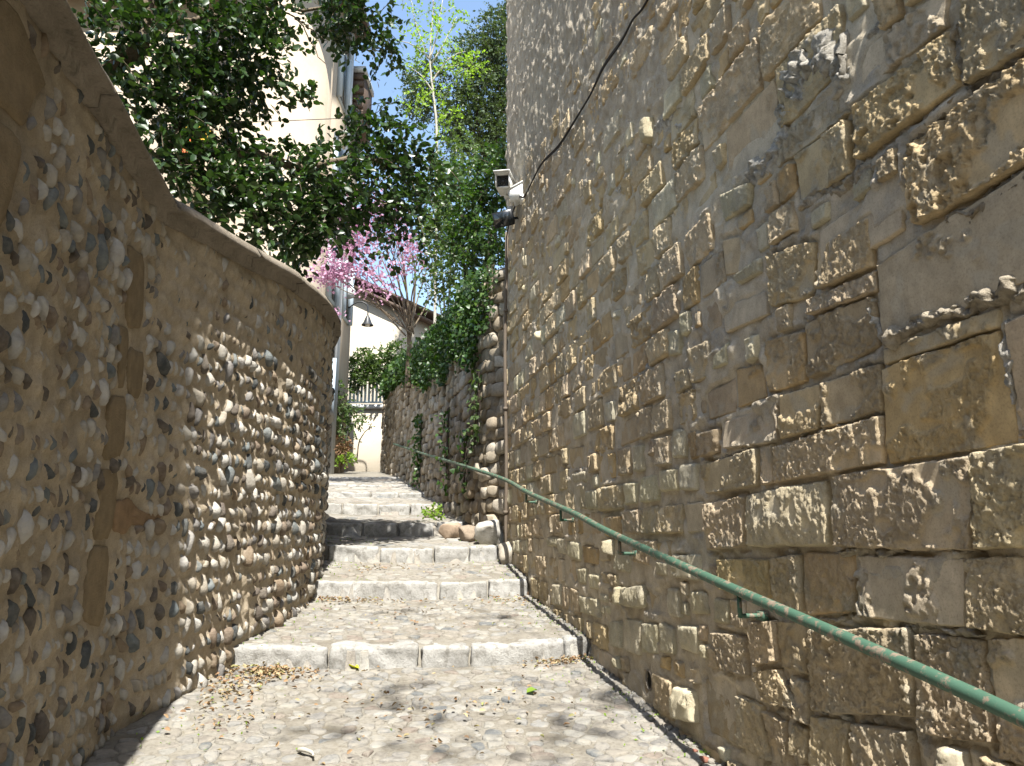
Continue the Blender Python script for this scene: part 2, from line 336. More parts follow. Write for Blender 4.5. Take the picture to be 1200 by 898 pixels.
def clip_cell(poly, p, q):               # keep the side of the bisector nearer p
    mx = (p+q)/2; n = q-p; out = []
    m = len(poly)
    for i in range(m):
        a = poly[i]; b = poly[(i+1) % m]; da = (a-mx)@n; db = (b-mx)@n
        if da <= 0: out.append(a)
        if da*db < 0: out.append(a + (b-a)*(da/(da-db)))
    return out
def voronoi(pts, size):
    pts = np.asarray(pts); cells = []
    for i, p in enumerate(pts):
        d = np.hypot(*(pts-p).T); near = np.argsort(d)[1:15]
        poly = [p + np.array(c)*size*1.3 for c in ((-1, -1), (1, -1), (1, 1), (-1, 1))]
        for j in near:
            poly = clip_cell(poly, p, pts[j])
            if len(poly) < 3: break
        cells.append(np.array(poly))
    return cells
def build_pavers():
    stones = []
    for k in range(len(STEPS)):
        t0 = 2.6 if k == 0 else STEPS[k-1][0]+.20; t1 = STEPS[k][0]-.02
        cw = (.118 if k < 3 else .2)+.02*k; ct = (.078 if k < 3 else .17)+.015*k; pts = []
        tt = t0-.1
        while tt < t1+.1:
            ww = w_left(tt)-.1 + random.random()*cw
            while ww < w_right(tt)+.15:
                pts.append((tt + random.uniform(-.45, .45)*ct, ww + random.uniform(-.4, .4)*cw)); ww += cw*random.uniform(.75, 1.3)
            tt += ct
        for cell in voronoi(pts, max(cw, ct)):
            if len(cell) < 3: continue
            c = cell.mean(0)
            if c[0] > float(edge_t(k, c[1]))-.03 or (k and c[0] < float(edge_t(k-1, c[1]))+.2): continue
            if c[1] < w_left(c[0])-.03 or c[1] > w_right(c[0])+.02: continue
            if random.random() < .06: continue
            stones.append((k, cell, c))
    out = []
    for k, cell, c in stones:
        d = cell-c; r = np.hypot(*d.T); ins = np.clip(1-.005/np.maximum(r, .02), .5, 1)*random.uniform(.82, 1.02); cell = c + d*ins[:, None]
        for _ in range(1): cell = np.concatenate([np.stack([.78*cell + .22*np.roll(cell, -1, 0), .22*cell + .78*np.roll(cell, -1, 0)], 1)]).reshape(-1, 2)
        n = len(cell); base = gz_tw(cell[:, 0], cell[:, 1]); zc = float(gz_tw(c[0], c[1]))
        tilt = np.array([random.uniform(-.05, .05), random.uniform(-.05, .05)]); up = random.uniform(-.002, .017)
        V = []
        for s, h in ((1, -.025), (.97, .45), (.84, .92), (.5, 1.0)):
            q = c + (cell-c)*s; b = base*(s) + zc*(1-s)
            V.append(np.concatenate([P2(q[:, 0], q[:, 1]), (b + (up*h if h > 0 else h) + ((q-c)@tilt if h > 0 else 0))[:, None]], 1))
        V.append(np.array([[*P2(c[0], c[1]), zc + up]])); V = np.concatenate(V)
        Fc = []
        for a in range(3):
            for i in range(n): j = (i+1) % n; Fc.append([a*n+i, a*n+j, (a+1)*n+j, (a+1)*n+i])
        Fc += [[3*n+i, 3*n+(i+1) % n, 4*n] for i in range(n)]
        Fc = [f[::-1] for f in Fc]
        u, v, z = proj(np.array([*P2(c[0], c[1]), zc])); ar = r.mean()**2/z**3
        out.append((ar if (z > .3 and -20 < u < 1220 and v < 930) else 0, V, Fc))
    out.sort(key=lambda x: -x[0]); rest = MB()
    for i, (a, V, Fc) in enumerate(out):
        if i < 298: obj('paving_stone', V, Fc, M['paver'], path)
        else: rest.add(V, Fc)
    rest.build('paving_stone', M['paver'], path, True, kind='stuff')
build_pavers()

def rough_box(L, D, H, nl=14, nd=5, nh=4, seed=0, amp=.008, rnd=.014):
    """stone with worn edges: x length, y depth, z height, origin bottom front centre"""
    V = []; idx = {}; Fc = []
    def vid(p):
        k = tuple(np.round(p, 6))
        if k not in idx: idx[k] = len(V); V.append(p)
        return idx[k]
    A = np.linspace(0, 1, nl+1); B = np.linspace(0, 1, nd+1); Cc = np.linspace(0, 1, nh+1)
    def face(f, P, Q, flip):
        for i in range(len(P)-1):
            for j in range(len(Q)-1):
                q = [vid(f(P[i], Q[j])), vid(f(P[i+1], Q[j])), vid(f(P[i+1], Q[j+1])), vid(f(P[i], Q[j+1]))]
                Fc.append(q[::-1] if flip else q)
    face(lambda a, c: (a, 0, c), A, Cc, False); face(lambda a, c: (a, 1, c), A, Cc, True)
    face(lambda b, c: (0, b, c), B, Cc, True); face(lambda b, c: (1, b, c), B, Cc, False)
    face(lambda a, b: (a, b, 1), A, B, False); face(lambda a, b: (a, b, 0), A, B, True)
    V = np.array(V)*np.array([L, D, H]); c = np.array([L, D, H])/2; q = V-c
    inner = np.clip(q, -(c-rnd), c-rnd); d = q-inner; ln = np.linalg.norm(d, axis=1); m = ln > 1e-9
    d[m] *= (rnd/ln[m])[:, None]; N = np.where(m[:, None], d/rnd, 0)
    V = inner + d + c
    nz = fbm(V[:, 0]*14 + seed*3.7 + V[:, 2]*9, V[:, 1]*14 + V[:, 2]*13 + seed, 3+seed % 50, 3)-.5
    nz2 = fbm(V[:, 0]*3 + seed, V[:, 1]*3+V[:, 2]*3, 9, 2)-.5
    V = V + N*(nz*amp*2 + nz2*amp*1.6)[:, None]
    return V - np.array([L/2, 0, 0]), Fc
def build_kerbs():
    cuts = [[-.93, -.18, .48, .85, 1.60, 1.80], [-.48, .84, 1.36, 1.80], [-.36, .25, .90, 1.34, 1.70], [-.5, .05, .55, 1.1, 1.5], [-.9, -.3, .3, .85, 1.4], [-.95, -.4, .2, .75, 1.3], [-1.1, -.3, .5, 1.2], [-1.4, -.5, .4, 1.0]]
    for k, cu in enumerate(cuts):
        t0, zb, zt, bul = STEPS[k]
        for a, b in zip(cu[:-1], cu[1:]):
            m = (a+b)/2; L = b-a-.022; D = .24; H = zt-zb+.10
            V, Fc = rough_box(L, D, H, max(6, int(L/.025)), 10, 10, k*11+int(m*10) % 7, .017, .022)
            tm = edge_t(k, V[:, 0]+m); Z = zb-.10 + V[:, 2]
            wv = V[:, 0]+m; Z = Z + dip(t0, wv) + random.uniform(-.012, .010)
            Z = np.where(V[:, 2] > H*.6, Z+.006, Z)
            tt = tm - .012 + V[:, 1] + (H-V[:, 2])*.0 + random.uniform(-.018, .018)
            obj('kerb_stone', np.concatenate([P2(tt, wv), Z[:, None]], 1), Fc, M['kerb'], path)
build_kerbs()

# ------------------------------------------------------------ right wall of coursed stone
R0 = np.array([1.86, 0.]); RD = np.array([-.2, 1.])/math.hypot(.2, 1); RN = np.array([-RD[1], RD[0]])
def rw(s, z, h): return np.stack([R0[0] + s*RD[0] + h*RN[0], R0[1] + s*RD[1] + h*RN[1], np.broadcast_to(z, np.shape(s))], -1)
def rw_hit(u, v):
    r = ray(u, v); k = (R0@RN)/(r[:2]@RN); p = r*k; return (p[:2]-R0)@RD, p[2]+EYE
R_END = 9.78
BLK = '''
1030 312 1230 185 1230 322 1034 400 cement|1034 412 1168 362 1170 383 1038 428 patch|1036 432 1172 387 1192 518 1042 543 brown|1178 380 1260 350 1260 505 1198 514 patch
948 378 1023 348 1031 406 948 446 patchs|950 352 1027 318 1028 342 950 370 rough|894 400 942 388 945 447 900 461 pit|966 449 1034 426 1035 480 966 502 patch
916 464 963 450 962 503 914 515 patchs|910 524 1036 486 1037 542 908 566 rough|980 557 1140 535 1146 646 982 642 patch|1144 533 1240 515 1245 636 1150 645 streak
876 579 972 561 977 640 876 642 bulge|828 591 872 581 874 640 832 645 streak|942 648 1001 649 1003 716 948 721 brown|1007 651 1132 655 1138 736 1010 723 cement
1136 655 1240 650 1250 752 1142 737 patch|844 656 902 656 905 702 846 690 ochre|906 656 938 651 942 716 908 708 rough|953 738 1072 736 1076 840 956 834 rough
1078 743 1152 749 1165 870 1084 860 rough|1159 749 1250 749 1265 915 1172 888 streak|1004 849 1071 858 1078 920 1006 908 rough|953 839 998 846 1000 908 955 898 streak
868 816 893 826 903 892 867 872 streak|898 832 922 846 930 905 906 893 rough|824 796 860 801 864 874 832 858 flat|838 741 875 746 878 792 850 786 rough
880 730 910 728 913 775 884 782 rough|912 728 945 730 950 790 916 782 patch|886 788 912 784 940 832 900 822 rough|930 792 950 800 951 850 934 842 rough
933 183 997 140 1000 203 937 238 patchs|1004 126 1114 37 1129 96 1006 188 holes|1066 172 1230 52 1230 178 1075 266 holes|1131 0 1230 -75 1230 43 1138 98 streak
1004 66 1112 -15 1108 32 1004 112 cement|908 168 985 106 998 132 912 198 cement|962 270 1056 206 1060 268 966 328 cement|848 281 866 277 868 320 850 322 flat
862 325 893 298 894 321 868 334 pale|847 360 897 342 903 368 852 390 cement|904 300 956 283 954 345 908 360 rough|961 292 1020 256 1024 313 961 340 patch
846 227 885 212 882 242 850 262 pale|830 461 860 443 862 482 832 491 flat|863 433 890 428 898 465 864 479 pit|850 496 912 471 913 517 850 526 cement
838 419 856 398 857 428 838 435 pale|820 509 843 503 842 531 822 536 rough|823 546 888 525 889 569 827 579 streak|893 523 906 520 907 565 894 569 streak
718 727 730 726 730 762 718 759 pale|733 723 754 726 752 771 732 763 pale|756 729 772 730 772 769 755 766 pale|776 728 792 735 793 769 778 766 pale
797 731 820 733 821 769 798 762 pale|824 753 831 755 831 775 825 772 pale|735 688 757 684 759 714 733 712 lump|784 687 797 689 801 726 786 723 pale
811 691 828 693 833 722 812 721 pale|790 649 822 648 824 683 790 677 pale|723 643 743 650 742 674 721 669 pale|772 656 785 659 785 677 771 674 pale
681 696 702 701 705 727 683 719 pale|706 693 716 697 715 709 705 706 pale|693 671 704 673 703 693 692 691 pale|679 665 689 665 689 687 680 685 pale
708 671 717 673 716 684 708 682 rough|796 803 817 809 819 849 797 844 lump|672 554 688 550 688 566 673 568 pale|688 574 701 573 701 598 688 598 pale
704 572 730 568 730 596 705 599 rough|733 565 748 565 748 590 734 594 pale|744 521 756 519 756 553 744 555 pale|752 558 774 554 774 588 752 591 pale
667 526 690 522 690 547 667 550 flat|638 537 657 532 657 553 638 556 flat|709 606 727 605 727 630 709 628 brown|684 639 701 644 700 661 685 659 brown
667 632 681 635 681 659 667 653 pale|643 628 655 628 655 642 643 641 pale|789 503 806 501 806 538 790 539 pale|809 507 818 505 818 536 810 539 brown
776 550 797 548 796 576 777 578 pale|800 543 819 541 819 576 800 576 pale|709 471 721 468 721 495 710 497 pale|785 388 799 384 799 417 786 419 pale
'''
TYPES = {  # base colour, proud range, rough amplitude, patchiness
 'cement': ((0.404, 0.339, 0.239), (.003, .010), .006, 1.0), 'brown': ((0.391, 0.291, 0.164), (-.002, .010), .016, .58), 'patch': ((0.423, 0.339, 0.222), (.001, .012), .019, .50),
 'patchs': ((0.416, 0.333, 0.211), (.001, .014), .021, .46), 'rough': ((0.454, 0.367, 0.243), (.003, .018), .026, .03), 'streak': ((0.447, 0.363, 0.239), (.003, .016), .022, .05),
 'pit': ((0.411, 0.309, 0.178), (-.006, .01), .016, .42), 'holes': ((0.447, 0.350, 0.211), (.002, .014), .028, .08), 'bulge': ((0.460, 0.386, 0.266), (.006, .016), .016, .12),
 'ochre': ((0.460, 0.350, 0.188), (.006, .018), .022, .05), 'flat': ((0.396, 0.315, 0.205), (-.014, -.002), .006, .8), 'pale': ((0.460, 0.415, 0.294), (.004, .017), .014, .02), 'lump': ((0.460, 0.404, 0.284), (.03, .055), .018, .05)}
def chip(n, t, w_=.07): return smooth((n-t)/w_+.5)          # broken ledges: a noise cut into a step
def relief(s, z, amp, patchiness, seed, kind):
    low = .016*(fbm(s*4.2, z*4.2, seed+77, 2)-.5) + .004*(fbm(s*11, z*9, seed+78, 2)-.5)
    if kind == 'cement':
        m = smooth((fbm(s*5+seed, z*5, 60+seed, 3)-.60)/.05)
        return low*.8 + .0035*(fbm(s*14, z*14, seed, 4)-.5) + m*.012*chip(fbm(s*48, z*36, seed+2, 3), .5, .16), m
    n1 = fbm(s*38, z*20, seed, 4, .65); n2 = fbm(s*85, z*60, seed+5, 3, .7); n3 = fbm(s*140, z*90, seed+6, 2)
    r = .34*chip(n1, .5, .05) + .34*chip(n2, .5, .07) + .32*n3
    if kind in ('holes', 'pit'): r = r - .9*chip(fbm(s*24, z*19, seed+9, 2), .60, .09)
    mask = smooth((fbm(s*6.5, z*6.5, seed+31, 3, .65)-(.30+.32*patchiness))/.05)
    return low + amp*mask*(r*.70 + .22) + .0010*(n3-.5), mask
def block_geo(q, kind, seed, res):
    base, pr, amp, pat = TYPES[kind]; TL, TR, BR, BL = [np.array(p) for p in q]
    Wd = max(np.linalg.norm(TR-TL), np.linalg.norm(BR-BL)); Hd = max(np.linalg.norm(TL-BL), np.linalg.norm(TR-BR))
    nu = int(np.clip(Wd/res, 5, 120))+1; nv = int(np.clip(Hd/res, 5, 110))+1
    def warp(n):
        x = np.linspace(-1, 1, n); return np.sign(x)*(1-(1-np.abs(x))**1.25)
    a, b = np.meshgrid(warp(nu), warp(nv)); k = .10
    A = a*np.sqrt(1-k*b*b*.5*np.abs(a)**3); B = b*np.sqrt(1-k*a*a*.5*np.abs(b)**3)
    u = (A+1)/2; v = (B+1)/2
    p = (1-v)[..., None]*((1-u)[..., None]*TL + u[..., None]*TR) + v[..., None]*((1-u)[..., None]*BL + u[..., None]*BR)
    s, z = p[..., 0], p[..., 1]; ed = np.maximum(np.abs(a), np.abs(b))**4
    wob = .007 if kind != 'lump' else .02
    s = s + ed*(wob*2*(fbm(s*9, z*9, 200+seed, 2)-.5) + .012*(fbm(s*34, z*34, 210+seed, 3, .6)-.5)); z = z + ed*(wob*2*(fbm(s*9+40, z*9, 300+seed, 2)-.5) + .012*(fbm(s*34+7, z*34, 310+seed, 3, .6)-.5))
    e = np.minimum((1-np.abs(a))*Wd, (1-np.abs(b))*Hd)/2
    rr = random.Random(seed); proud = rr.uniform(*pr); ew = .010 if kind not in ('pale', 'lump', 'bulge') else .016
    f = smooth(e/ew)**.8
    rel, rmask = relief(s, z, amp, pat, seed, kind); top = proud + rel + (a*rr.uniform(-.008, .008) + b*rr.uniform(-.008, .008))
    if kind in ('bulge', 'lump'): top = top + .02*(1-a*a)*(1-b*b)
    if kind == 'pale': top = top + .006*(1-a**4)*(1-b**4)
    h = -.06 + (.06 + top)*f
    tint = rr.uniform(.88, 1.12); wm = np.array([rr.uniform(.985, 1.02), 1, rr.uniform(.94, 1.05)])
    n = fbm(s*7, z*7, seed+3, 3); rn = fbm(s*40, z*22, seed+1, 2)
    col = np.array(base)*tint*wm*(0.8+.4*n)[..., None]*(.88+.24*rn)[..., None]
    lic = smooth((fbm(s*9, z*9, 900, 3)-.62)/.1)[..., None]; col = col*(1-lic*.5) + np.array([.38, .345, .27])*lic*.5
    return rw(s, z, h).reshape(-1, 3), quads(nu, nv), np.concatenate([col, np.clip(rmask, 0, 1)[..., None]], -1).reshape(-1, 4)

OG = .02; OS0 = -4.0; occ = np.zeros((int((R_END-OS0)/OG)+2, int(12.6/OG)+2), bool)
def occ_quad(q, margin=0., test=False):
    q = np.array(q); c = q.mean(0); d = q-c; q = c + d*(1 + margin/np.maximum(np.linalg.norm(d, axis=1), .02))[:, None]
    s0, z0 = q.min(0); s1, z1 = q.max(0)
    i0, i1 = max(0, int((s0-OS0)/OG)), min(occ.shape[0]-1, int((s1-OS0)/OG)+1); j0, j1 = max(0, int(z0/OG)), min(occ.shape[1]-1, int(z1/OG)+1)
    if i1 <= i0 or j1 <= j0: return True
    S, Z = np.meshgrid(OS0+(np.arange(i0, i1)+.5)*OG, (np.arange(j0, j1)+.5)*OG, indexing='ij'); ins = np.ones(S.shape, bool)
    for k in range(4):
        a = q[k]; b = q[(k+1) % 4]; ins &= ((b[0]-a[0])*(Z-a[1]) - (b[1]-a[1])*(S-a[0])) * SGN >= 0
    if test: return bool((occ[i0:i1, j0:j1] & ins).any())
    occ[i0:i1, j0:j1] |= ins; return False
blocks = []
for ent in BLK.replace('\n', '|').split('|'):
    t = ent.split()
    if len(t) < 9: continue
    n = [float(x) for x in t[:8]]; q = [rw_hit(n[i], n[i+1]) for i in range(0, 8, 2)]
    blocks.append((q, t[8]))
q0 = np.array(blocks[0][0]); SGN = 1 if sum((q0[(k+1) % 4][0]-q0[k][0])*(q0[(k+1) % 4][1]+q0[k][1]) for k in range(4)) < 0 else -1
def grow(q, m):
    q = np.array(q); c = q.mean(0); d = q-c; return [tuple(x) for x in c + np.sign(d)*(np.abs(d) + m)]
blocks = [(grow(q, .009 if k_ not in ('pale', 'lump') else .003), k_) for q, k_ in blocks]
for q, _ in blocks: occ_quad(q)
occ_big = np.zeros_like(occ)
_sv = occ.copy(); occ[:] = False
for q, k_ in blocks:
    if (max(a for a, b in q)-min(a for a, b in q))*(max(b for a, b in q)-min(b for a, b in q)) > .022 and k_ not in ('pale', 'lump', 'cement'): occ_quad(q, .02)
occ_big[:] = occ; occ[:] = _sv
rb = random.Random(11)
_bs = np.linspace(-4, 11, 600); _bz = gz_tw(_bs, np.full(600, WALL_W-.05))
def base_z(s): return float(np.interp(s, _bs, _bz))
def fill(hr, wr, tries_gap, zmin, zmax, smin, smax, prob, kindf):
    z = zmin
    while z < zmax:
        h = rb.uniform(*hr); s = smin + rb.uniform(0, .2)
        while s < smax:
            wd = rb.uniform(*wr); g = rb.uniform(.004, .014); zz = z + .012*math.sin(s*1.3+z*3)
            sl = rb.uniform(-.02, .02); jt = lambda: rb.uniform(-.010, .010); q = [(s+wd+jt(), zz+h+jt()), (s+jt(), zz+h+jt()), (s+jt(), zz+jt()*.6), (s+wd+jt(), zz+sl*.5)]
            q = [(min(a, R_END), b) for a, b in q]
            ok = zz+h > base_z(s+wd/2)-.02 and q[0][0]-q[1][0] > .05
            if ok and rb.random() < prob(s, zz) and not occ_quad(q, .006, True):
                occ_quad(q); blocks.append((q, kindf(s, zz))); s += wd + g
            else: s += tries_gap
        z += h + rb.uniform(.006, .016)
def render_zone(s, z): return z > 2.4 + .0 and (z - (5.17 + (s-4.49)*.15)) > -1.6      # plastered upper wall
def kf_low(s, z): return rb.choices(['pale', 'rough', 'brown', 'flat', 'streak', 'lump', 'patch'], [3, 3, 2, 2, 2, .12, 1])[0]
def kf_mid(s, z): return rb.choices(['pale', 'rough', 'brown', 'flat', 'streak', 'patchs', 'holes', 'cement'], [1.5, 3, 2, 2, 2, 2, 2, 2])[0]
pm = lambda s, z: .96 if z - base_z(s) < 1.8 else (.25 if render_zone(s, z) and s > 4.2 else .82)
fill((.26, .36), (.4, .75), .06, .5, 7.0, -3.6, 3.6, lambda s, z: .5 if z < 4 else .8, kf_mid)
fill((.17, .23), (.2, .42), .05, .3, 6.0, .9, R_END, lambda s, z: pm(s, z)*(.8 if z-base_z(s) > .9 else .35), kf_mid)
fill((.13, .17), (.09, .20), .04, .35, 5.5, 1.2, R_END, pm, kf_low)
fill((.09, .12), (.07, .15), .03, .35, 5.0, 1.2, R_END, lambda s, z: pm(s, z)*.8, kf_low)

def build_right_wall():
    root = empty('stone_wall', (1.0, 4.4, .4), label='tall weathered sandstone block wall on the right with green handrail', cat='wall')
    inv = root.location
    data = []
    for i, (q, kind) in enumerate(blocks):
        c = np.mean(np.array(q), 0); P = rw(np.array(c[0]), c[1], np.array(0.)); u, v, dz = proj(P); d = float(np.linalg.norm(P-np.array([0, 0, EYE])))
        inview = dz > .3 and -60 < u < 1290 and -80 < v < 980
        qq = np.array(q); U, Vv, Z_ = proj(rw(qq[:, 0], qq[:, 1], np.zeros(4)))
        ar = .5*abs(sum(U[k]*Vv[(k+1) % 4]-U[(k+1) % 4]*Vv[k] for k in range(4))) if (Z_ > .2).all() else 0
        data.append((ar if inview else 0, i, q, kind, d, inview))
    data.sort(key=lambda x: -x[0]); RV, RF, RC, n = [], [], [], 0
    for rank, (ar, i, q, kind, d, inview) in enumerate(data):
        res = np.clip(.0021*d, .0048, .022) if inview else .05
        V, Fc, col = block_geo(q, kind, 1000+i*3, res); 
        if rank < 298: obj('stone_block', V-np.array(inv), Fc, M['stone'], root, col)
        else: RV.append(V-np.array(inv)); RF.append(Fc+n); RC.append(col); n += len(V)
    obj('stone_block', np.concatenate(RV), np.concatenate(RF), M['stone'], root, np.concatenate(RC), kind='stuff')
    # mortar bed, one relief sheet, finer near the viewer
    s = [1.55]
    while s[-1] < R_END: s.append(s[-1] + (.005+.0016*s[-1])*1.15)
    s[-1] = R_END; s = np.array(s); z = np.concatenate([np.arange(.1, 5.4, .0135), np.arange(5.4, 9.9, .022)])
    S, Z = np.meshgrid(s, z)
    oi = np.clip(((S-OS0)/OG).astype(int), 0, occ.shape[0]-1); oj = np.clip((Z/OG).astype(int), 0, occ.shape[1]-1); on = occ[oi, oj]
    rz = smooth((Z-(3.75+(S-4.49)*.16)+.5*(fbm(S*1.3, Z*1.3, 41, 3)-.5))/1.2)*smooth((S-3.4)/1.4)
    n1 = fbm(S*8, Z*8, 21, 4, .55); n2 = fbm(S*30, Z*20, 22, 3, .6)
    n3 = fbm(S*70, Z*48, 29, 2); h = .016*(n1-.5)*2 + .010*(chip(n2, .5, .12)-.5)*smooth((fbm(S*5, Z*5, 30, 2)-.42)/.1) + .004*(n3-.5) - .004
    lump = smooth((fbm(S*4.2, Z*4.2, 23, 3)-.58)/.1); h = h + lump*.022*fbm(S*38, Z*30, 24, 3)
    h = h + rz*(.018 + .040*(fbm(S*13, Z*6, 25, 4, .62)-.5) + .014*(fbm(S*44, Z*20, 28, 2)-.5))
    smear = smooth((fbm(S*2.6, Z*3.6, 26, 3)-.57)/.06)*(1-rz); h = h + smear*.016
    onb = on & occ_big[oi, oj]; h = np.where(onb, np.minimum(h, -.012), np.where(on, np.minimum(h, -.006 + rz*.032 + smear*.016), h))
    bigj = occ_big[oi, oj]*(~on)*smooth((.62-fbm(S*5, Z*5, 34, 3))/.08); h = h - .020*bigj
    h[:, 0] -= .3
    col = np.array([.44, .38, .285])*(.72+.54*n1)[..., None]*np.array([1, 1, 1])
    lc = (lump*smooth((n2-.4)/.2))[..., None]*.6; col = col*(1-lc) + np.array([.36, .33, .28])*lc
    gy = (rz*.8)[..., None]; col = col*(1-gy) + (np.array([.34, .30, .235])*(.62+.76*fbm(S*14, Z*10, 27, 4))[..., None])*gy
    al = np.clip(np.maximum(np.maximum(lump, rz*smooth((fbm(S*2.2, Z*2.2, 33, 3)-.40)/.12)), smooth((n2-.5)/.1)*.8), 0, 1)[..., None]
    obj('mortar', rw(S, Z, h).reshape(-1, 3)-np.array(inv), quads(len(s), len(z)), M['mortar'], root, np.concatenate([col, al], -1).reshape(-1, 4))
    # rear body of the wall, its hidden near stretch and its far return face
    b = MB(); e0 = -4.0
    for s0, s1, z0, z1, h0, h1 in ((e0, 1.75, -1.2, 12, -.06, -.7), (1.75, R_END-.02, 9.7, 12, -.05, -.7), (1.75, R_END-.02, -1.2, 9.7, -.12, -.7)):
        P = [rw(np.array(a), zz, np.array(hh)) for zz in (z0, z1) for a, hh in ((s0, h0), (s1, h0), (s1, h1), (s0, h1))]
        b.add(np.array(P)-np.array(inv), [[0,1,2,3],[4,7,6,5],[0,4,5,1],[1,5,6,2],[2,6,7,3],[3,7,4,0]], (.24, .21, .165))
    b.build('wall_core', M['mortar'], root)
    # pale lime crusts and thick pointing that stand off the face
    def crust(px, width, seed, colr=(.46, .45, .42), thick=.035):
        pts = np.array([rw_hit(*p) for p in px]); L = np.concatenate([[0], np.cumsum(np.linalg.norm(np.diff(pts, axis=0), axis=1))]); n = max(8, int(L[-1]/.007)); m = 16
        tt = np.linspace(0, L[-1], n); c = np.stack([np.interp(tt, L, pts[:, k]) for k in (0, 1)], 1); T = np.gradient(c, axis=0); T /= np.linalg.norm(T, axis=1)[:, None]; Nn = np.stack([-T[:, 1], T[:, 0]], 1)
        wv = width*(.15+1.7*fbm(tt*12, tt*0+seed, seed, 4, .7))*smooth(np.minimum(tt, L[-1]-tt)/.04+.15)
        a = np.linspace(-1, 1, m); Pq = c[:, None, :] + Nn[:, None, :]*(a[None, :]*wv[:, None])[..., None]
        S_, Z_ = Pq[..., 0], Pq[..., 1]; hh = -.03 + (thick*.34+.03)*np.clip(1-a[None, :]**4, 0, 1)*np.clip(.1+1.5*fbm(S_*26, Z_*26, seed+4, 4, .65), 0, 1.2) + .022*(fbm(S_*60, Z_*60, seed, 3)-.5)
        S_ = S_ + .05*(fbm(S_*18, Z_*18, seed+7, 3)-.5); Z_ = Z_ + .05*(fbm(S_*18+9, Z_*18, seed+8, 3)-.5); cc = np.array(colr)*(.6+.8*fbm(S_*25, Z_*25, seed+2, 3))[..., None]
        V = rw(S_, Z_, hh).reshape(-1, 3)-np.array(inv); Fq = quads(m, n)
        v0 = V[Fq[0]]; nn = np.cross(v0[1]-v0[0], v0[2]-v0[0])
        if nn[0]*RN[0]+nn[1]*RN[1] < 0: Fq = Fq[:, ::-1]
        obj('pointing', V, Fq, M['lime'], root, cc.reshape(-1, 3))
    G = (.40, .375, .325); Wt = (.38, .33, .25); Br = (.27, .225, .16)
    crust([(925, 118), (940, 80), (948, 62)], .12, 1, G, .13); crust([(945, 70), (965, 62), (985, 72), (998, 62)], .11, 2, G, .13); crust([(915, 150), (924, 118)], .07, 3, G, .10)
    crust([(985, 66), (992, 95), (984, 118)], .06, 4, G, .11); crust([(1004, 62), (1025, 38), (1050, 8)], .035, 5, G, .03)
    crust([(1036, 404), (1080, 378), (1130, 360), (1165, 346), (1215, 328)], .034, 6, Wt, .075); crust([(1176, 376), (1180, 400), (1186, 470)], .016, 7, G, .03)
    crust([(1016, 345), (1024, 372), (1032, 402)], .024, 8, G, .04); crust([(1120, 28), (1128, 70), (1136, 96)], .026, 9, Wt, .03)
    crust([(1075, 180), (1064, 168), (1100, 138), (1150, 98), (1220, 42)], .05, 10, Br, .022); crust([(1062, 300), (1120, 262), (1170, 232), (1225, 192)], .038, 11, Br, .03)
    crust([(936, 244), (975, 225), (1002, 205), (1030, 195)], .035, 12, Wt, .035); crust([(1028, 205), (1042, 192), (1046, 230)], .035, 13, Wt, .045)
    crust([(982, 648), (1030, 646), (1060, 648)], .02, 14, Wt, .035); crust([(1088, 645), (1110, 640), (1136, 646)], .022, 15, Wt, .04); crust([(1050, 732), (1090, 738), (1150, 742)], .022, 16, Wt, .035)
    crust([(880, 206), (905, 190), (925, 150)], .06, 17, G, .09); crust([(1003, 724), (975, 726), (955, 724)], .016, 18, Wt, .03); crust([(960, 833), (985, 838), (1001, 846)], .012, 19, (.5, .48, .43), .03)
    crust([(918, 503), (960, 506), (1000, 494), (1036, 482)], .012, 20, Wt, .025); crust([(842, 540), (870, 528), (892, 520)], .014, 21, Wt, .03); crust([(898, 800), (912, 812), (935, 842), (948, 862)], .014, 22, Br, .04)
    crust([(905, 790), (925, 800), (940, 820), (950, 850)], .012, 23, Br, .03); crust([(760, 160), (780, 140), (800, 150)], .05, 24, G, .025); crust([(700, 245), (720, 225), (740, 215)], .04, 25, G, .02)
    crust([(650, 190), (670, 160), (680, 120)], .03, 26, G, .02); crust([(815, 330), (830, 300), (835, 280)], .04, 27, G, .03); crust([(745, 445), (760, 430), (766, 420)], .03, 28, G, .03)
    # drain near the wall foot: round lining, inner shade painted as a near-black disc
    c = rw_hit(762, 797); d = MB(); a = np.linspace(0, 2*math.pi, 17)[:-1]
    for k, (r1, r2, h1, h2) in enumerate(((.060, .048, .010, .012), (.048, .044, .012, -.03))):
        V = np.concatenate([rw(c[0]+r*np.cos(a), c[1]+r*1.15*np.sin(a), np.full(16, h)) for r, h in ((r1, h1), (r2, h2))])
        d.add(V-np.array(inv), [[i, (i+1) % 16, 16+(i+1) % 16, 16+i] for i in range(16)], (.22, .19, .15))
    V = rw(c[0]+.046*np.cos(a), c[1]+.053*np.sin(a), np.full(16, .0))-np.array(inv)
    d.build('drain_rim', M['mortar'], root, True); obj('drain_shade_disc', V, [list(range(16))], M['dark'], root, sm=False)
    return root
right_wall = build_right_wall()

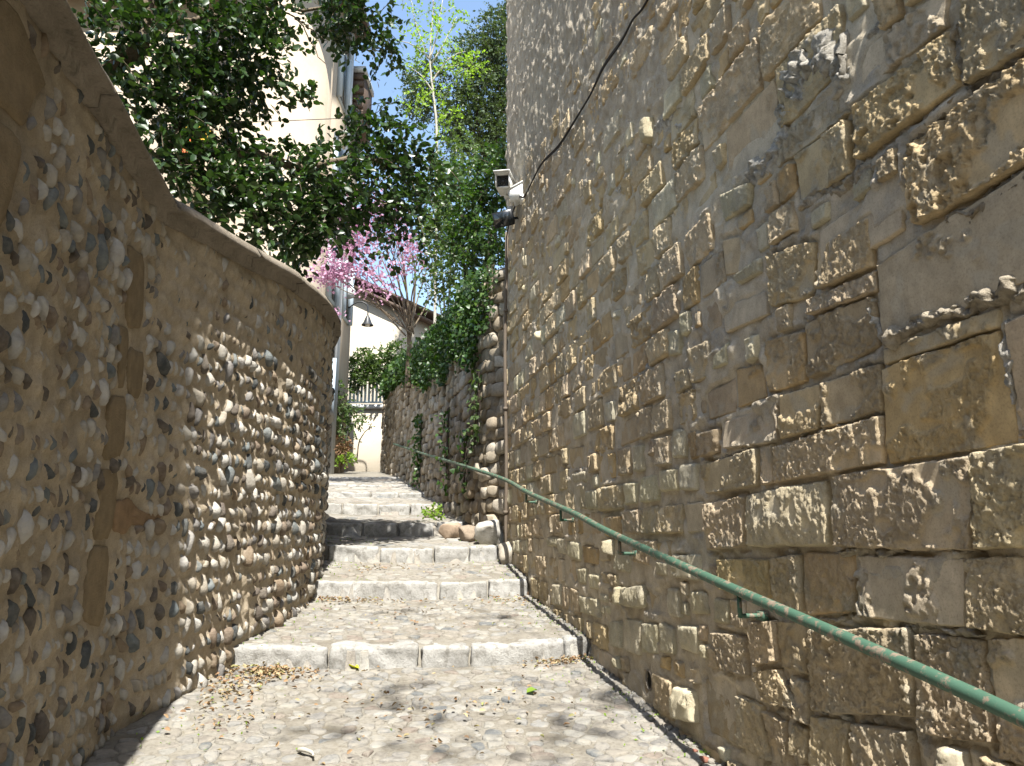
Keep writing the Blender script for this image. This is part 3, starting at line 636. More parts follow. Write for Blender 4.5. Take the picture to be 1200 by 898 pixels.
# ------------------------------------------------------------ left wall of cobbles
LP = np.array([(-1.27, -.1), (-1.37, .4), (-1.47, .9), (-1.70, 2.05), (-1.91, 3.1), (-2.15, 4.3)])
LQ = spline([(-2.15, 4.3), (-2.045, 5.3), (-1.955, 6.6), (-2.01, 7.8), (-2.21, 8.9), (-2.58, 10.2), (-3.3, 11.7), (-4.2, 12.9), (-5.3, 13.8)], 16)
LL = np.concatenate([LP[:-1], LQ]); LS = np.concatenate([[0], np.cumsum(np.linalg.norm(np.diff(LL, axis=0), axis=1))])
S_BEND = LS[len(LP)-1]
def lw(s, z, h):
    x = np.interp(s, LS, LL[:, 0]); y = np.interp(s, LS, LL[:, 1]); e = .06
    tx = np.interp(s+e, LS, LL[:, 0]) - np.interp(s-e, LS, LL[:, 0]); ty = np.interp(s+e, LS, LL[:, 1]) - np.interp(s-e, LS, LL[:, 1]); l = np.hypot(tx, ty)+1e-9
    return np.stack([x + ty/l*h, y - tx/l*h, np.broadcast_to(z, np.shape(x))], -1)
def l_dir(s):
    a = np.array([np.interp(s+.06, LS, LL[:, 0]), np.interp(s+.06, LS, LL[:, 1])]) - np.array([np.interp(s-.06, LS, LL[:, 0]), np.interp(s-.06, LS, LL[:, 1])]); return a/np.linalg.norm(a)
CT_Y = [-5, 4.3, 5.5, 6.33, 9.4, 14]; CT_Z = [3.60, 3.62, 3.76, 3.88, 4.24, 4.6]
def l_top(s): return np.interp(np.interp(s, LS, LL[:, 1]), CT_Y, CT_Z)
def l_base(s):
    p = np.array([np.interp(s, LS, LL[:, 0]), np.interp(s, LS, LL[:, 1])]); return float(gz_xy(p[0]+.05, p[1]))
def lp_hit(u, v):                        # onto the straight near stretch
    p0 = LP[2]; dd = LP[5]-LP[2]; dd = dd/np.linalg.norm(dd); n = np.array([dd[1], -dd[0]]); r = ray(u, v); k = (p0@n)/(r[:2]@n); p = r*k
    return LS[2] + (p[:2]-p0)@dd, p[2]+EYE
def pebble(seed, sub=2):
    import bmesh
    bm = bmesh.new(); bmesh.ops.create_icosphere(bm, subdivisions=sub, radius=1); V = np.array([v.co[:] for v in bm.verts]); Fc = [[v.index for v in f.verts] for f in bm.faces]; bm.free()
    r = np.random.default_rng(seed); N = V.copy()
    for _ in range(12):                   # broken flat facets
        d = r.normal(size=3); d /= np.linalg.norm(d); c = r.uniform(.50, .88); k = V@d; V = V - d*np.clip(k-c, 0, None)[:, None]*.95
    n = fbm(N[:, 0]*2.2+seed*1.7, N[:, 1]*2.2+N[:, 2]*2.9, seed, 3)-.5
    V = V*(1.1 + .34*n)[:, None]; V[:, 0] *= 1 + .25*V[:, 2]*r.uniform(-1, 1)
    return V, Fc
def build_left_wall():
    root = empty('cobble_wall', (-2.03, 4.15, .4), label='curved left wall of river cobbles set in tan mortar under a cement coping', cat='wall'); inv = np.array(root.location)
    s = [1.03]
    while s[-1] < LS[-1]: s.append(s[-1] + (.012 if s[-1] > 3 else .02)*(1 if s[-1] < 12 else 3))
    s[-1] = LS[-1]; s = np.array(s); f = np.linspace(0, 1, 260); S, Fv = np.meshgrid(s, f); top = l_top(s)-.04; bot = np.interp(s, s[::20], [l_base(a) for a in s[::20]])-.35
    Z = bot + (top-bot)*Fv
    cob = []; r = random.Random(5); zrow = .25
    strips = [(148, 285, 168, 300, 165, 385, 147, 385), (150, 405, 168, 415, 162, 468, 148, 465), (138, 380, 149, 385, 143, 455, 136, 455), (128, 462, 147, 465, 142, 535, 120, 540), (118, 548, 138, 552, 128, 632, 105, 635), (104, 640, 128, 640, 118, 735, 95, 730)]
    polys = [[lp_hit(t[i], t[i+1]) for i in range(0, 8, 2)] for t in strips]
    orange = [lp_hit(*p) for p in ((132, 588), (153, 582), (158, 600), (172, 604), (164, 616), (150, 617), (145, 628), (131, 622))]
    big = [[lp_hit(*p) for p in ((-60, -10), (10, -2), (54, 97), (40, 112), (25, 150), (5, 130), (-60, 95))], [lp_hit(*p) for p in ((-60, 108), (0, 140), (24, 168), (14, 215), (0, 268), (-60, 330))]]
    def inpoly(x, y, P, grow=.03):
        P = np.array(P); c = P.mean(0); d = P-c; P = c + d*(1+grow/np.maximum(np.linalg.norm(d, axis=1), .02))[:, None]; ins = False; j = len(P)-1
        for i in range(len(P)):
            if (P[i][1] > y) != (P[j][1] > y) and x < (P[j][0]-P[i][0])*(y-P[i][1])/(P[j][1]-P[i][1])+P[i][0]: ins = not ins
            j = i
        return ins
    allp = polys + [orange] + big
    for near in (True, False):
        zrow = .25
        while zrow < 4.6:
            a = 1.2 if near else S_BEND
            while a < (S_BEND if near else LS[-1]-.3):
                size = (r.uniform(.028, .050) if near else r.uniform(.029, .058)) * (1.0 if r.random() < .90 else 1.4)
                zz = zrow + .022*(a-S_BEND)*(1 if not near else .3) + r.gauss(0, .014 if near else .010)
                if l_base(a)-.02 < zz < float(l_top(a))-.19 - (.12 if near and r.random() < .5 else 0) and r.random() < (.92 if near else .95) and not any(inpoly(a, zz, P) for P in allp):
                    cob.append((a, zz, size, near))
                a += size*r.uniform(1.55, 1.95) + (0.004 if r.random() < .84 else r.uniform(.03, .08))
            zrow += r.uniform(.092, .112) if near else r.uniform(.112, .136)
    # mortar sheet: swells softly round the stones, lower between rows
    sw = np.zeros(S.shape); n1 = fbm(S*7, Z*7, 51, 4); n2 = fbm(S*28, Z*22, 52, 3)
    for a, zz, size, near in cob:
        i0, i1 = np.searchsorted(s, [a-.11, a+.11]); 
        if i1 <= i0: continue
        b0 = bot[i0]; t0 = top[i0]; j0 = max(0, int((zz-.13-b0)/(t0-b0)*259)); j1 = min(260, int((zz+.13-b0)/(t0-b0)*259)+2)
        if j1 <= j0: continue
        d2 = ((S[j0:j1, i0:i1]-a)**2 + (Z[j0:j1, i0:i1]-zz)**2)/(size*1.25)**2
        sw[j0:j1, i0:i1] = np.maximum(sw[j0:j1, i0:i1], np.exp(-d2*1.1))
    nearm = smooth((S_BEND-S+.3)/.6); h = .012*(n1-.5)*2 + .005*(n2-.5) + sw*(.022-.004*nearm) - .003
    n3 = fbm(S*64, Z*64, 57, 2); h = h + .006*(n3-.5) + .009*(n2-.5); col = np.array([.395, .33, .24])*(.80+.40*n1)[..., None]*(.86+.28*n3)[..., None]
    st = smooth((fbm(S*3, Z*1.2, 55, 3)-.5)/.2)[..., None]*nearm[..., None]; col = col*(1-.22*st)
    obj('mortar', lw(S, Z, h).reshape(-1, 3)-inv, quads(len(s), 260), M['leftmortar'], root, col.reshape(-1, 3))
    # cobbles
    tm = [mesh('cobble', *pebble(70+k), M['cobble']) for k in range(12)]
    lo = [pebble(70+k, 2) for k in range(12)]; lo1 = [pebble(70+k, 1) for k in range(12)]; rank = []
    for a, zz, size, near in cob:
        k = r.randrange(12); tilt = r.gauss(.3 if near else .22, .35); d = l_dir(a)
        wx = size*r.uniform(.62, .9); hz = size*r.uniform(1.0, 1.4); dp = size*r.uniform(.75, 1.0)
        emb = r.uniform(-.48, -.02)*dp + .004 if near else (r.uniform(-.42, .24) - (.45 if zz > float(l_top(a))-.80 else 0))*dp + .004
        P = lw(np.array(a), zz, np.array(emb)+.0); u, v, dz = proj(P)
        vis = dz > .3 and -20 < u < 392 and -30 < v < 930 and a < S_BEND+5.6
        rank.append((size/dz**1.5 if vis else 0, k, P, d, tilt, wx, hz, dp))
    rank.sort(key=lambda x: -x[0]); RV, RF, n = [], [], 0
    for i, (q, k, P, d, tilt, wx, hz, dp) in enumerate(rank):
        ct, st_ = math.cos(tilt), math.sin(tilt); ex = np.array([d[0], d[1], 0]); ez = np.array([0, 0, 1.]); en = np.array([d[1], -d[0], 0])
        ax = ex*ct + ez*st_; az = -ex*st_ + ez*ct
        B = np.stack([ax*wx, -en*dp, az*hz], 1)
        if i < 298:
            o = bpy.data.objects.new('cobble', tm[k]); link(o, root)
            from mathutils import Matrix
            m4 = Matrix.Identity(4)
            for a_ in range(3):
                for b_ in range(3): m4[a_][b_] = B[a_, b_]
                m4[a_][3] = P[a_]-inv[a_]
            o.matrix_local = m4
        else:
            V, Fc = (lo if q > 0 else lo1)[k]; RV.append(V@B.T + P - inv); RF.append(np.array(Fc)+n); n += len(V)
    obj('cobble', np.concatenate(RV), np.concatenate(RF), M['cobble'], root, kind='stuff')
    # flat dressed stones let into the near stretch
    def plate(P, mat, proud, name='dressed_stone', seed=0):
        P = np.array(P); c = P.mean(0)
        for _ in range(1): P = np.stack([.85*P+.15*np.roll(P, -1, 0), .15*P+.85*np.roll(P, -1, 0)], 1).reshape(-1, 2)
        m = 4; P = np.concatenate([P + (np.roll(P, -1, 0)-P)*k/m for k in range(m)]).reshape(m, -1, 2).transpose(1, 0, 2).reshape(-1, 2)
        P = P + (np.stack([fbm(P[:, 0]*14, P[:, 1]*14, 5+seed, 2), fbm(P[:, 0]*14, P[:, 1]*14, 15+seed, 2)], 1)-.5)*.022
        n = len(P); V = []
        for sc, h in ((1, -.04), (.985, proud*.6), (.93, proud), (.6, proud), (.3, proud)):
            q = c+(P-c)*sc; V.append(lw(q[:, 0], q[:, 1], h + (.006*(fbm(q[:, 0]*11, q[:, 1]*7, 61+seed, 3)-.5) if h > 0 else 0)))
        V.append(lw(np.array([c[0]]), c[1], np.array([proud]))); V = np.concatenate(V)-inv
        Fc = [[a*n+i, a*n+(i+1) % n, (a+1)*n+(i+1) % n, (a+1)*n+i] for a in range(4) for i in range(n)] + [[4*n+i, 4*n+(i+1) % n, 5*n] for i in range(n)]
        nn = np.cross(V[n*4+1]-V[n*4], V[5*n]-V[n*4])
        if nn[0] < 0: Fc = [f[::-1] for f in Fc]
        obj(name, V, Fc, mat, root)
    for k, P in enumerate(polys): plate(P, M['quoin'], .012, 'quoin_stone', k)
    plate(orange, M['quoin_orange'], .010, 'quoin_stone', 9)
    for k, P in enumerate(big): plate(P, M['quoin'], .014, 'quoin_stone', 20+k)
    # coping: slabs with overhang and a low fillet, and the wall body behind
    prof = [(-.03, -.165), (.030, -.16), (.036, -.092), (.092, -.090), (.098, -.066), (.062, -.004), (-.12, .02), (-.40, .02), (-.40, -.165)]
    cuts = [1.03, 1.5, 2.35, 3.2, S_BEND] ; a = S_BEND
    while a < LS[-1]-1: a += r.uniform(.85, 1.15); cuts.append(min(a, LS[-1]))
    for a, b in zip(cuts[:-1], cuts[1:]):
        mitre = .0; n = max(4, int((b-a)/.06)); e0 = -.03 if abs(a-S_BEND) < 1e-6 else .004; e1 = -.03 if abs(b-S_BEND) < 1e-6 else .004; ss = np.linspace(a+e0, b-e1, n); V = []; dz_ = r.uniform(-.008, .008); dh_ = r.uniform(-.008, .008)
        for q in ss:
            wob = .016*(fbm(np.array([q*4, q*4+30]), np.array([1., 2.]), 71, 4, .6)-.5)
            for hx, zz in prof: V.append(lw(np.array(q), float(l_top(q))+zz+wob[0]+dz_, np.array(hx+wob[1]+dh_)))
        m = len(prof); Fc = [[i*m+j, i*m+(j+1) % m, (i+1)*m+(j+1) % m, (i+1)*m+j] for i in range(n-1) for j in range(m)] + [list(range(m)), [(n-1)*m+j for j in range(m)][::-1]]
        obj('coping_stone', np.array(V)-inv, Fc, M['coping'], root, sm=False)
    b = MB(); ss = np.linspace(1.03, LS[-1], 80); V = []
    for q in ss:
        for hx, zz in ((-.03, l_base(q)-.6), (-.03, float(l_top(q))-.06), (-.36, float(l_top(q))-.06), (-.36, l_base(q)-.6)): V.append(lw(np.array(q), zz, np.array(hx)))
    b.add(np.array(V)-inv, [[i*4+j, i*4+(j+1) % 4, i*4+4+(j+1) % 4, i*4+4+j] for i in range(79) for j in range(4)] + [[0, 1, 2, 3], [319, 318, 317, 316]], (.3, .24, .17)); b.build('wall_core', M['leftmortar'], root)
build_left_wall()

# unseen house behind the viewer on the left: its corner throws the shade on the near end of the cobble wall
def gable_house():
    root = empty('house', (-3.6, -5.2, -.6), label='unseen tall plastered house behind the viewer, shading the near end of the cobble wall', cat='house'); b = MB()
    R = np.array([[1, 0, 0], [0, 1, 0], [0, 0, 1]]); b.box((-3.4, -4, 0), (2.38, 4.1, 13.6)); b.build('wall', M['palewall'], root)
    r = MB(); r.add([(-3.7, -4.3, 13.6), (2.42, -4.3, 13.6), (2.42, 4.25, 13.6), (-3.7, 4.25, 13.6), (-3.7, 0, 15.2), (2.42, 0, 15.2)], [[0, 1, 5, 4], [2, 3, 4, 5], [1, 2, 5], [3, 0, 4], [3, 2, 1, 0]]); r.build('roof', M['rooftile'], root)
    for x in (-1.6, 1.4):
        for z in (2.2, 5.2, 8.4):
            f = MB(); f.box((x-.55, 4.08, z), (x+.55, 4.16, z+1.6)); fo = f.build('window', M['shutter'], root)
            p = MB(); p.box((x-.44, 4.15, z+.1), (x+.44, 4.18, z+1.5)); p.build('pane', M['glass'], fo)
gable_house()

# ------------------------------------------------------------ rubble wall beyond the corner
QP = spline([(.02, 9.86), (-.33, 10.28), (-.60, 11.2), (-1.02, 12.8), (-1.62, 15), (-2.45, 18), (-3.25, 20.9), (-4.42, 25.6)], 14)
QS = np.concatenate([[0], np.cumsum(np.linalg.norm(np.diff(QP, axis=0), axis=1))])
def qw(s, z, h):
    x = np.interp(s, QS, QP[:, 0]); y = np.interp(s, QS, QP[:, 1]); e = .15
    tx = np.interp(s+e, QS, QP[:, 0])-np.interp(s-e, QS, QP[:, 0]); ty = np.interp(s+e, QS, QP[:, 1])-np.interp(s-e, QS, QP[:, 1]); l = np.hypot(tx, ty)+1e-9
    return np.stack([x - ty/l*h, y + tx/l*h, np.broadcast_to(z, np.shape(x))], -1)
def q_top(s): return np.interp(s, [0, 1, 3, 6, 10, 17], [5.35, 5.3, 5.3, 5.5, 5.9, 6.5])
def q_base(s):
    p = qw(np.array(s), 0, np.array(.05)); return float(gz_xy(p[0], p[1]))
def build_rubble():
    root = empty('rubble_wall', (-.6, 11.2, 1.7), label='rough rubble stone wall overgrown with ivy beyond the tall block wall', cat='wall'); inv = np.array(root.location)
    s = np.linspace(0, QS[-1], 330); f = np.linspace(0, 1, 140); S, Fv = np.meshgrid(s, f); bot = np.array([q_base(a) for a in s])-.4; top = q_top(s); Z = bot + (top-bot)*Fv
    n1 = fbm(S*4, Z*4, 81, 4); h = .09*(n1-.5) - .02; col = np.array([.20, .165, .12])*(.7+.6*n1)[..., None]
    obj('mortar', qw(S, Z, h).reshape(-1, 3)-inv, quads(330, 140)[:, ::-1], M['rubble'], root, col.reshape(-1, 3))
    r = random.Random(21); st = []; z = 1.2
    tm = [pebble(200+k, 2) for k in range(10)]
    while z < 6.6:
        a = .05; hrow = r.uniform(.13, .20)
        while a < QS[-1]:
            wd = r.uniform(.13, .34)*(1 if a < 9 else 1.2); zz = z + r.gauss(0, .02) + .03*a
            if q_base(a) - .05 < zz < float(q_top(a))-.08: st.append((a+wd/2, zz, wd/2*1.02, hrow/2*r.uniform(.95, 1.15)))
            a += wd + r.uniform(.0, .03)
        z += hrow*1.0
    rank = []
    for a, zz, wx, hz in st:
        dp = r.uniform(.06, .10); P = qw(np.array(a), zz, np.array(r.uniform(-.045, .015) - (.03 if a < 1.3 else 0))); d = qw(np.array(min(a, QS[-1]-.3)+.1), 0, np.array(0.))-qw(np.array(min(a, QS[-1]-.3)-.1), 0, np.array(0.)); d = d[:2]/np.linalg.norm(d[:2])
        u, v, dz = proj(P); t = r.gauss(0, .12); ct, sn = math.cos(t), math.sin(t); ex = np.array([d[0], d[1], 0]); en = np.array([-d[1], d[0], 0]); ez = np.array([0, 0, 1.])
        B = np.stack([(ex*ct+ez*sn)*wx*1.12, en*dp, (-ex*sn+ez*ct)*hz*1.12], 1); V0, Fc = tm[r.randrange(10)]
        V0 = np.sign(V0)*np.abs(V0)**.52; V0 = V0*(1+.22*(fbm(V0[:, 0]*3+a*5, V0[:, 2]*3+zz*5, 91, 3)-.5))[:, None]; V = V0@B.T + P
        if np.linalg.det(B) < 0: Fc = [f[::-1] for f in Fc]
        base = np.array(r.choice([(.27, .225, .165), (.22, .185, .135), (.31, .265, .20), (.24, .19, .13), (.34, .30, .24), (.17, .14, .10)]))*r.uniform(.85, 1.15)
        rank.append((wx*hz/dz**2.3 if zz < 4.6 else wx*hz/dz**2.3*.3, V-inv, Fc, base))
    rank.sort(key=lambda x: -x[0]); rest = MB()
    for i, (q, V, Fc, base) in enumerate(rank):
        if i < 295: obj('rubble_stone', V, Fc, M['rubble'], root, np.broadcast_to(base, V.shape))
        else: rest.add(V, Fc, base)
    rest.build('rubble_stone', M['rubble'], root, True, kind='stuff')
    b = MB(); ss = np.linspace(0, QS[-1], 60); V = []
    for q in ss:
        for hx, zz in ((-.09, q_base(q)-.5), (-.09, float(q_top(q))-.05), (-1.2, float(q_top(q))-.05), (-1.2, q_base(q)-.5)): V.append(qw(np.array(q), zz, np.array(hx)))
    b.add(np.array(V)-inv, [[i*4+j, i*4+(j+1) % 4, i*4+4+(j+1) % 4, i*4+4+j] for i in range(59) for j in range(4)] + [[3, 2, 1, 0], [236, 237, 238, 239]], (.19, .155, .11)); b.build('wall_core', M['rubble'], root)
build_rubble()
def boulders():
    for k, (u, v, Y, r, flat, col, lab) in enumerate([
        (597, 646, 9.35, .15, 1.0, (.30, .27, .22), 'squarish pale boulder wedged at the foot of the wall corner'), (574, 630, 9.95, .19, .95, (.36, .34, .30), 'pale grey boulder behind the wedged corner boulder'),
        (549, 622, 10.35, .16, .75, (.22, .175, .13), 'brown boulder, broad and low, third from the wall corner'), (527, 617, 10.7, .14, 1.0, (.31, .235, .17), 'reddish tan boulder at the end of the row by the step'),
        (505, 598, 12.4, .14, .8, (.27, .24, .18), 'small grey boulder farthest up beside the steps')]):
        P = at_y(u, v, Y); V, Fc = pebble(400+k, 3); V = np.sign(V)*np.abs(V)**.9; V = V*np.array([r*1.15, r, r*flat]); g = float(gz_xy(P[0], P[1])); 
        o = obj('boulder', V, Fc, M['boulder'], None, np.broadcast_to(np.array(col), V.shape), label=lab, cat='boulder', group='boulders at the foot of the rubble wall'); o.location = (P[0], P[1], g + r*flat*.72); o.rotation_euler = (0, 0, k*1.3)
boulders()

# ------------------------------------------------------------ handrail, conduit, cable, cameras
def build_rail():
    off = .125
    def rp(s, z): return rw(np.array(s), z, np.array(off))
    key = [(1.2, .92), (2.27, 1.125), (3.83, 1.36), (5.42, 1.61), (6.3, 1.77), (8.0, 2.04), (9.45, 2.30)]
    pts = [rp(s, z) for s, z in key]
    RPX = [(640, 578), (600, 563), (540, 545), (500, 533), (460, 520), (440, 514)]
    def q_pix(a):
        p = qw(np.array(a), 0., np.array(.17)); u = proj(p)[0]
        zz = np.linspace(1.5, 6, 1500); P_ = np.stack([np.full(1500, p[0]), np.full(1500, p[1]), zz], 1); uu, vv, _ = proj(P_); tv = np.interp(uu, [x[0] for x in RPX[::-1]], [x[1] for x in RPX[::-1]]); return P_[np.argmin(np.abs(vv-tv))]
    for a in (1.6, 3.2, 5.2, 7.5, 10.5): pts.append(q_pix(a))
    pts = spline(pts, 8); root = empty('handrail', tuple(pts[16]), label='long green painted tubular handrail fixed along the right wall', cat='handrail'); inv = np.array(root.location)
    V, Fc = tube_geo(pts, .0235, 14); obj('rail', V-inv, Fc, M['rail'], root)
    ks = np.array(key)
    for s in (1.7, 3.62, 5.22, 6.72, 8.1):
        z = np.interp(s, ks[:, 0], ks[:, 1]); b = MB(); t = .011
        b.tube([rp(s, z-.02), rp(s, z-.115)], .011, 8); b.tube([rp(s, z-.108), rw(np.array(s), z-.108, np.array(-.02))], .011, 8)
        pl = np.array([rw(np.array(s+a), z-.108+c, np.array(h)) for h in (.0, .03) for a, c in ((-.035, -.02), (.035, -.02), (.035, .02), (-.035, .02))])
        bo = b.build('bracket', M['rail'], root, True); bo.data.transform(__import__('mathutils').Matrix.Translation(Vector(-inv)))
        p = MB(); p.add(pl-inv, [[0, 1, 2, 3], [7, 6, 5, 4], [0, 4, 5, 1], [1, 5, 6, 2], [2, 6, 7, 3], [3, 7, 4, 0]]); p.build('bracket_plate', M['rail'], bo)
    for a in (1.6, 3.4, 6.0):
        z = float(q_pix(a)[2]); b = MB(); b.tube([qw(np.array(a), z-.02, np.array(.17))-inv, qw(np.array(a), z-.12, np.array(.16))-inv, qw(np.array(a), z-.12, np.array(-.05))-inv], .012, 8); b.build('bracket', M['rail'], root, True)
build_rail()
def build_conduit():
    z0 = base_z(9.55); pts = [rw(np.array(9.62), z, np.array(.055+.01*math.sin(z*2))) for z in np.linspace(1.3, 5.6, 14)]; root = empty('conduit_pipe', tuple(pts[0]), label='thin upright conduit pipe where the block wall meets the rubble wall', cat='pipe'); inv = np.array(root.location)
    V, Fc = tube_geo(pts, .022, 10); obj('pipe', V-inv, Fc, M['conduit'], root)
    for z in (1.9, 3.2, 4.5): 
        V, Fc = tube_geo([rw(np.array(9.62), z-.02, np.array(.055)), rw(np.array(9.62), z+.02, np.array(.055))], .032, 10); obj('clip', V-inv, Fc, M['conduit'], root)
build_conduit()
def build_cable():
    px = [(800, -60), (767, 0), (752, 24), (735, 52), (716, 82), (700, 110), (683, 138), (660, 170), (640, 198), (622, 226), (612, 236), (603, 262), (597, 280), (594.6, 300)]
    q = np.array([rw_hit(*p) for p in px]); pts = spline(np.array([rw(np.array(min(a, 9.7)), z + .03*math.sin(a*5.1)+.018*math.sin(a*11), np.array(.058+.012*math.sin(a*7))) for a, z in q]), 5); inv = pts[6]
    root = empty('cable', tuple(inv), label='black cable sagging across the upper right wall to the cameras', cat='cable')
    V, Fc = tube_geo(pts, .0085, 7); obj('sheath', V-inv, Fc, M['cable'], root)
    p2 = pts[10:60] + np.array([0, 0, .02])*np.sin(np.linspace(0, 9, len(pts[10:60])))[:, None]*1.0
    V, Fc = tube_geo(p2, .006, 6); obj('thin_wire', V-inv, Fc, M['cable'], root)
build_cable()
def build_cameras():
    def rot(az, el):
        f = np.array([math.sin(az)*math.cos(el), math.cos(az)*math.cos(el), math.sin(el)]); r = np.cross(f, [0, 0, 1]); r /= np.linalg.norm(r); u = np.cross(r, f); return np.stack([r, f, u], 1)
    def housing(name, P, az, el, sx, L, sz, label):
        root = empty(name, tuple(P), label=label, cat='security camera', group='security cameras high on the wall corner'); R = rot(az, el)
        b = MB(); t = .012
        b.box((-sx/2, -L/2, sz/2-t), (sx/2, L/2+.07, sz/2), R=R); b.box((-sx/2, -L/2, -sz/2), (-sx/2+t, L/2+.05, sz/2-t), R=R); b.box((sx/2-t, -L/2, -sz/2), (sx/2, L/2+.05, sz/2-t), R=R)
        b.box((-sx/2+t, -L/2, -sz/2), (sx/2-t, L/2, -sz/2+t), R=R); b.box((-sx/2+t, -L/2, -sz/2+t), (sx/2-t, -L/2+t, sz/2-t), R=R); b.build('housing', M['white'], root)
        g = MB(); g.box((-sx/2+t, L/2-.03, -sz/2+t), (sx/2-t, L/2-.015, sz/2-t), R=R); go = g.build('window', M['glass'], root)
        l = MB(); l.tube([R@np.array([0, L/2-.02, 0]), R@np.array([0, L/2, 0])], sz*.22, 14); l.build('lens', M['black'], go, True)
        v = MB(); v.box((-sx/2-.012, -L/2-.02, sz/2+.004), (sx/2+.012, L/2+.10, sz/2+.016), R=R); v.build('sunshield', M['white'], root)
        return root
    P1 = at_y(592, 217, 8.75); r1 = housing('security_camera', P1, math.pi+.18, -.10, .18, .30, .17, 'boxy white security camera facing down the lane, left of its pair')
    P2_ = at_y(612, 226, 8.62); r2 = housing('security_camera', P2_, math.radians(-62)+math.pi*0, -.28, .12, .22, .18, 'white security camera seen side on close to the wall, right of its pair')
    for rt, P, tgt in ((r1, P1, rw(np.array(8.95), P1[2]-.16, np.array(0.))), (r2, P2_, rw(np.array(8.72), P2_[2]-.12, np.array(0.)))):
        b = MB(); m = np.array([P[0], P[1], P[2]-.16 if rt is r1 else P[2]-.12]); b.tube([np.zeros(3), m-P, tgt-P], .022, 8); b.build('bracket', M['white'], rt, True)
        c = MB(); c.box((-.05, -.05, -.05), (.03, .05, .05), org=tgt-P); c.build('mounting_plate', M['white'], rt)
    P = at_y(592, 256, 8.8); root = empty('floodlight', tuple(P), label='black floodlight with a grey sensor box below the two cameras', cat='floodlight'); R = rot(math.pi+.5, -.5)
    b = MB(); V = .72*np.array([(-.15, -.05, -.10), (.15, -.05, -.10), (.15, -.05, .10), (-.15, -.05, .10), (-.19, .09, -.135), (.19, .09, -.135), (.19, .09, .135), (-.19, .09, .135)])@R.T
    b.add(V, [[0, 3, 2, 1], [4, 5, 6, 7], [0, 1, 5, 4], [1, 2, 6, 5], [2, 3, 7, 6], [3, 0, 4, 7]]); b.build('lamp_body', M['black'], root)
    g = MB(); g.box((-.115, .066, -.08), (.115, .070, .08), R=R); g.build('lamp_glass', M['glass'], root)
    s = MB(); s.box((.02, -.07, .03), (.10, .02, .13)); s.build('sensor_box', M['greyp'], root)
    t = rw(np.array(9.0), P[2]+.02, np.array(0.)); k = MB(); k.tube([np.array([0, .02, 0]), t-P], .018, 8); k.build('arm', M['black'], root, True)
    for j, (a, c) in enumerate((((612, 240), (606, 250)),)):
        pass
build_cameras()

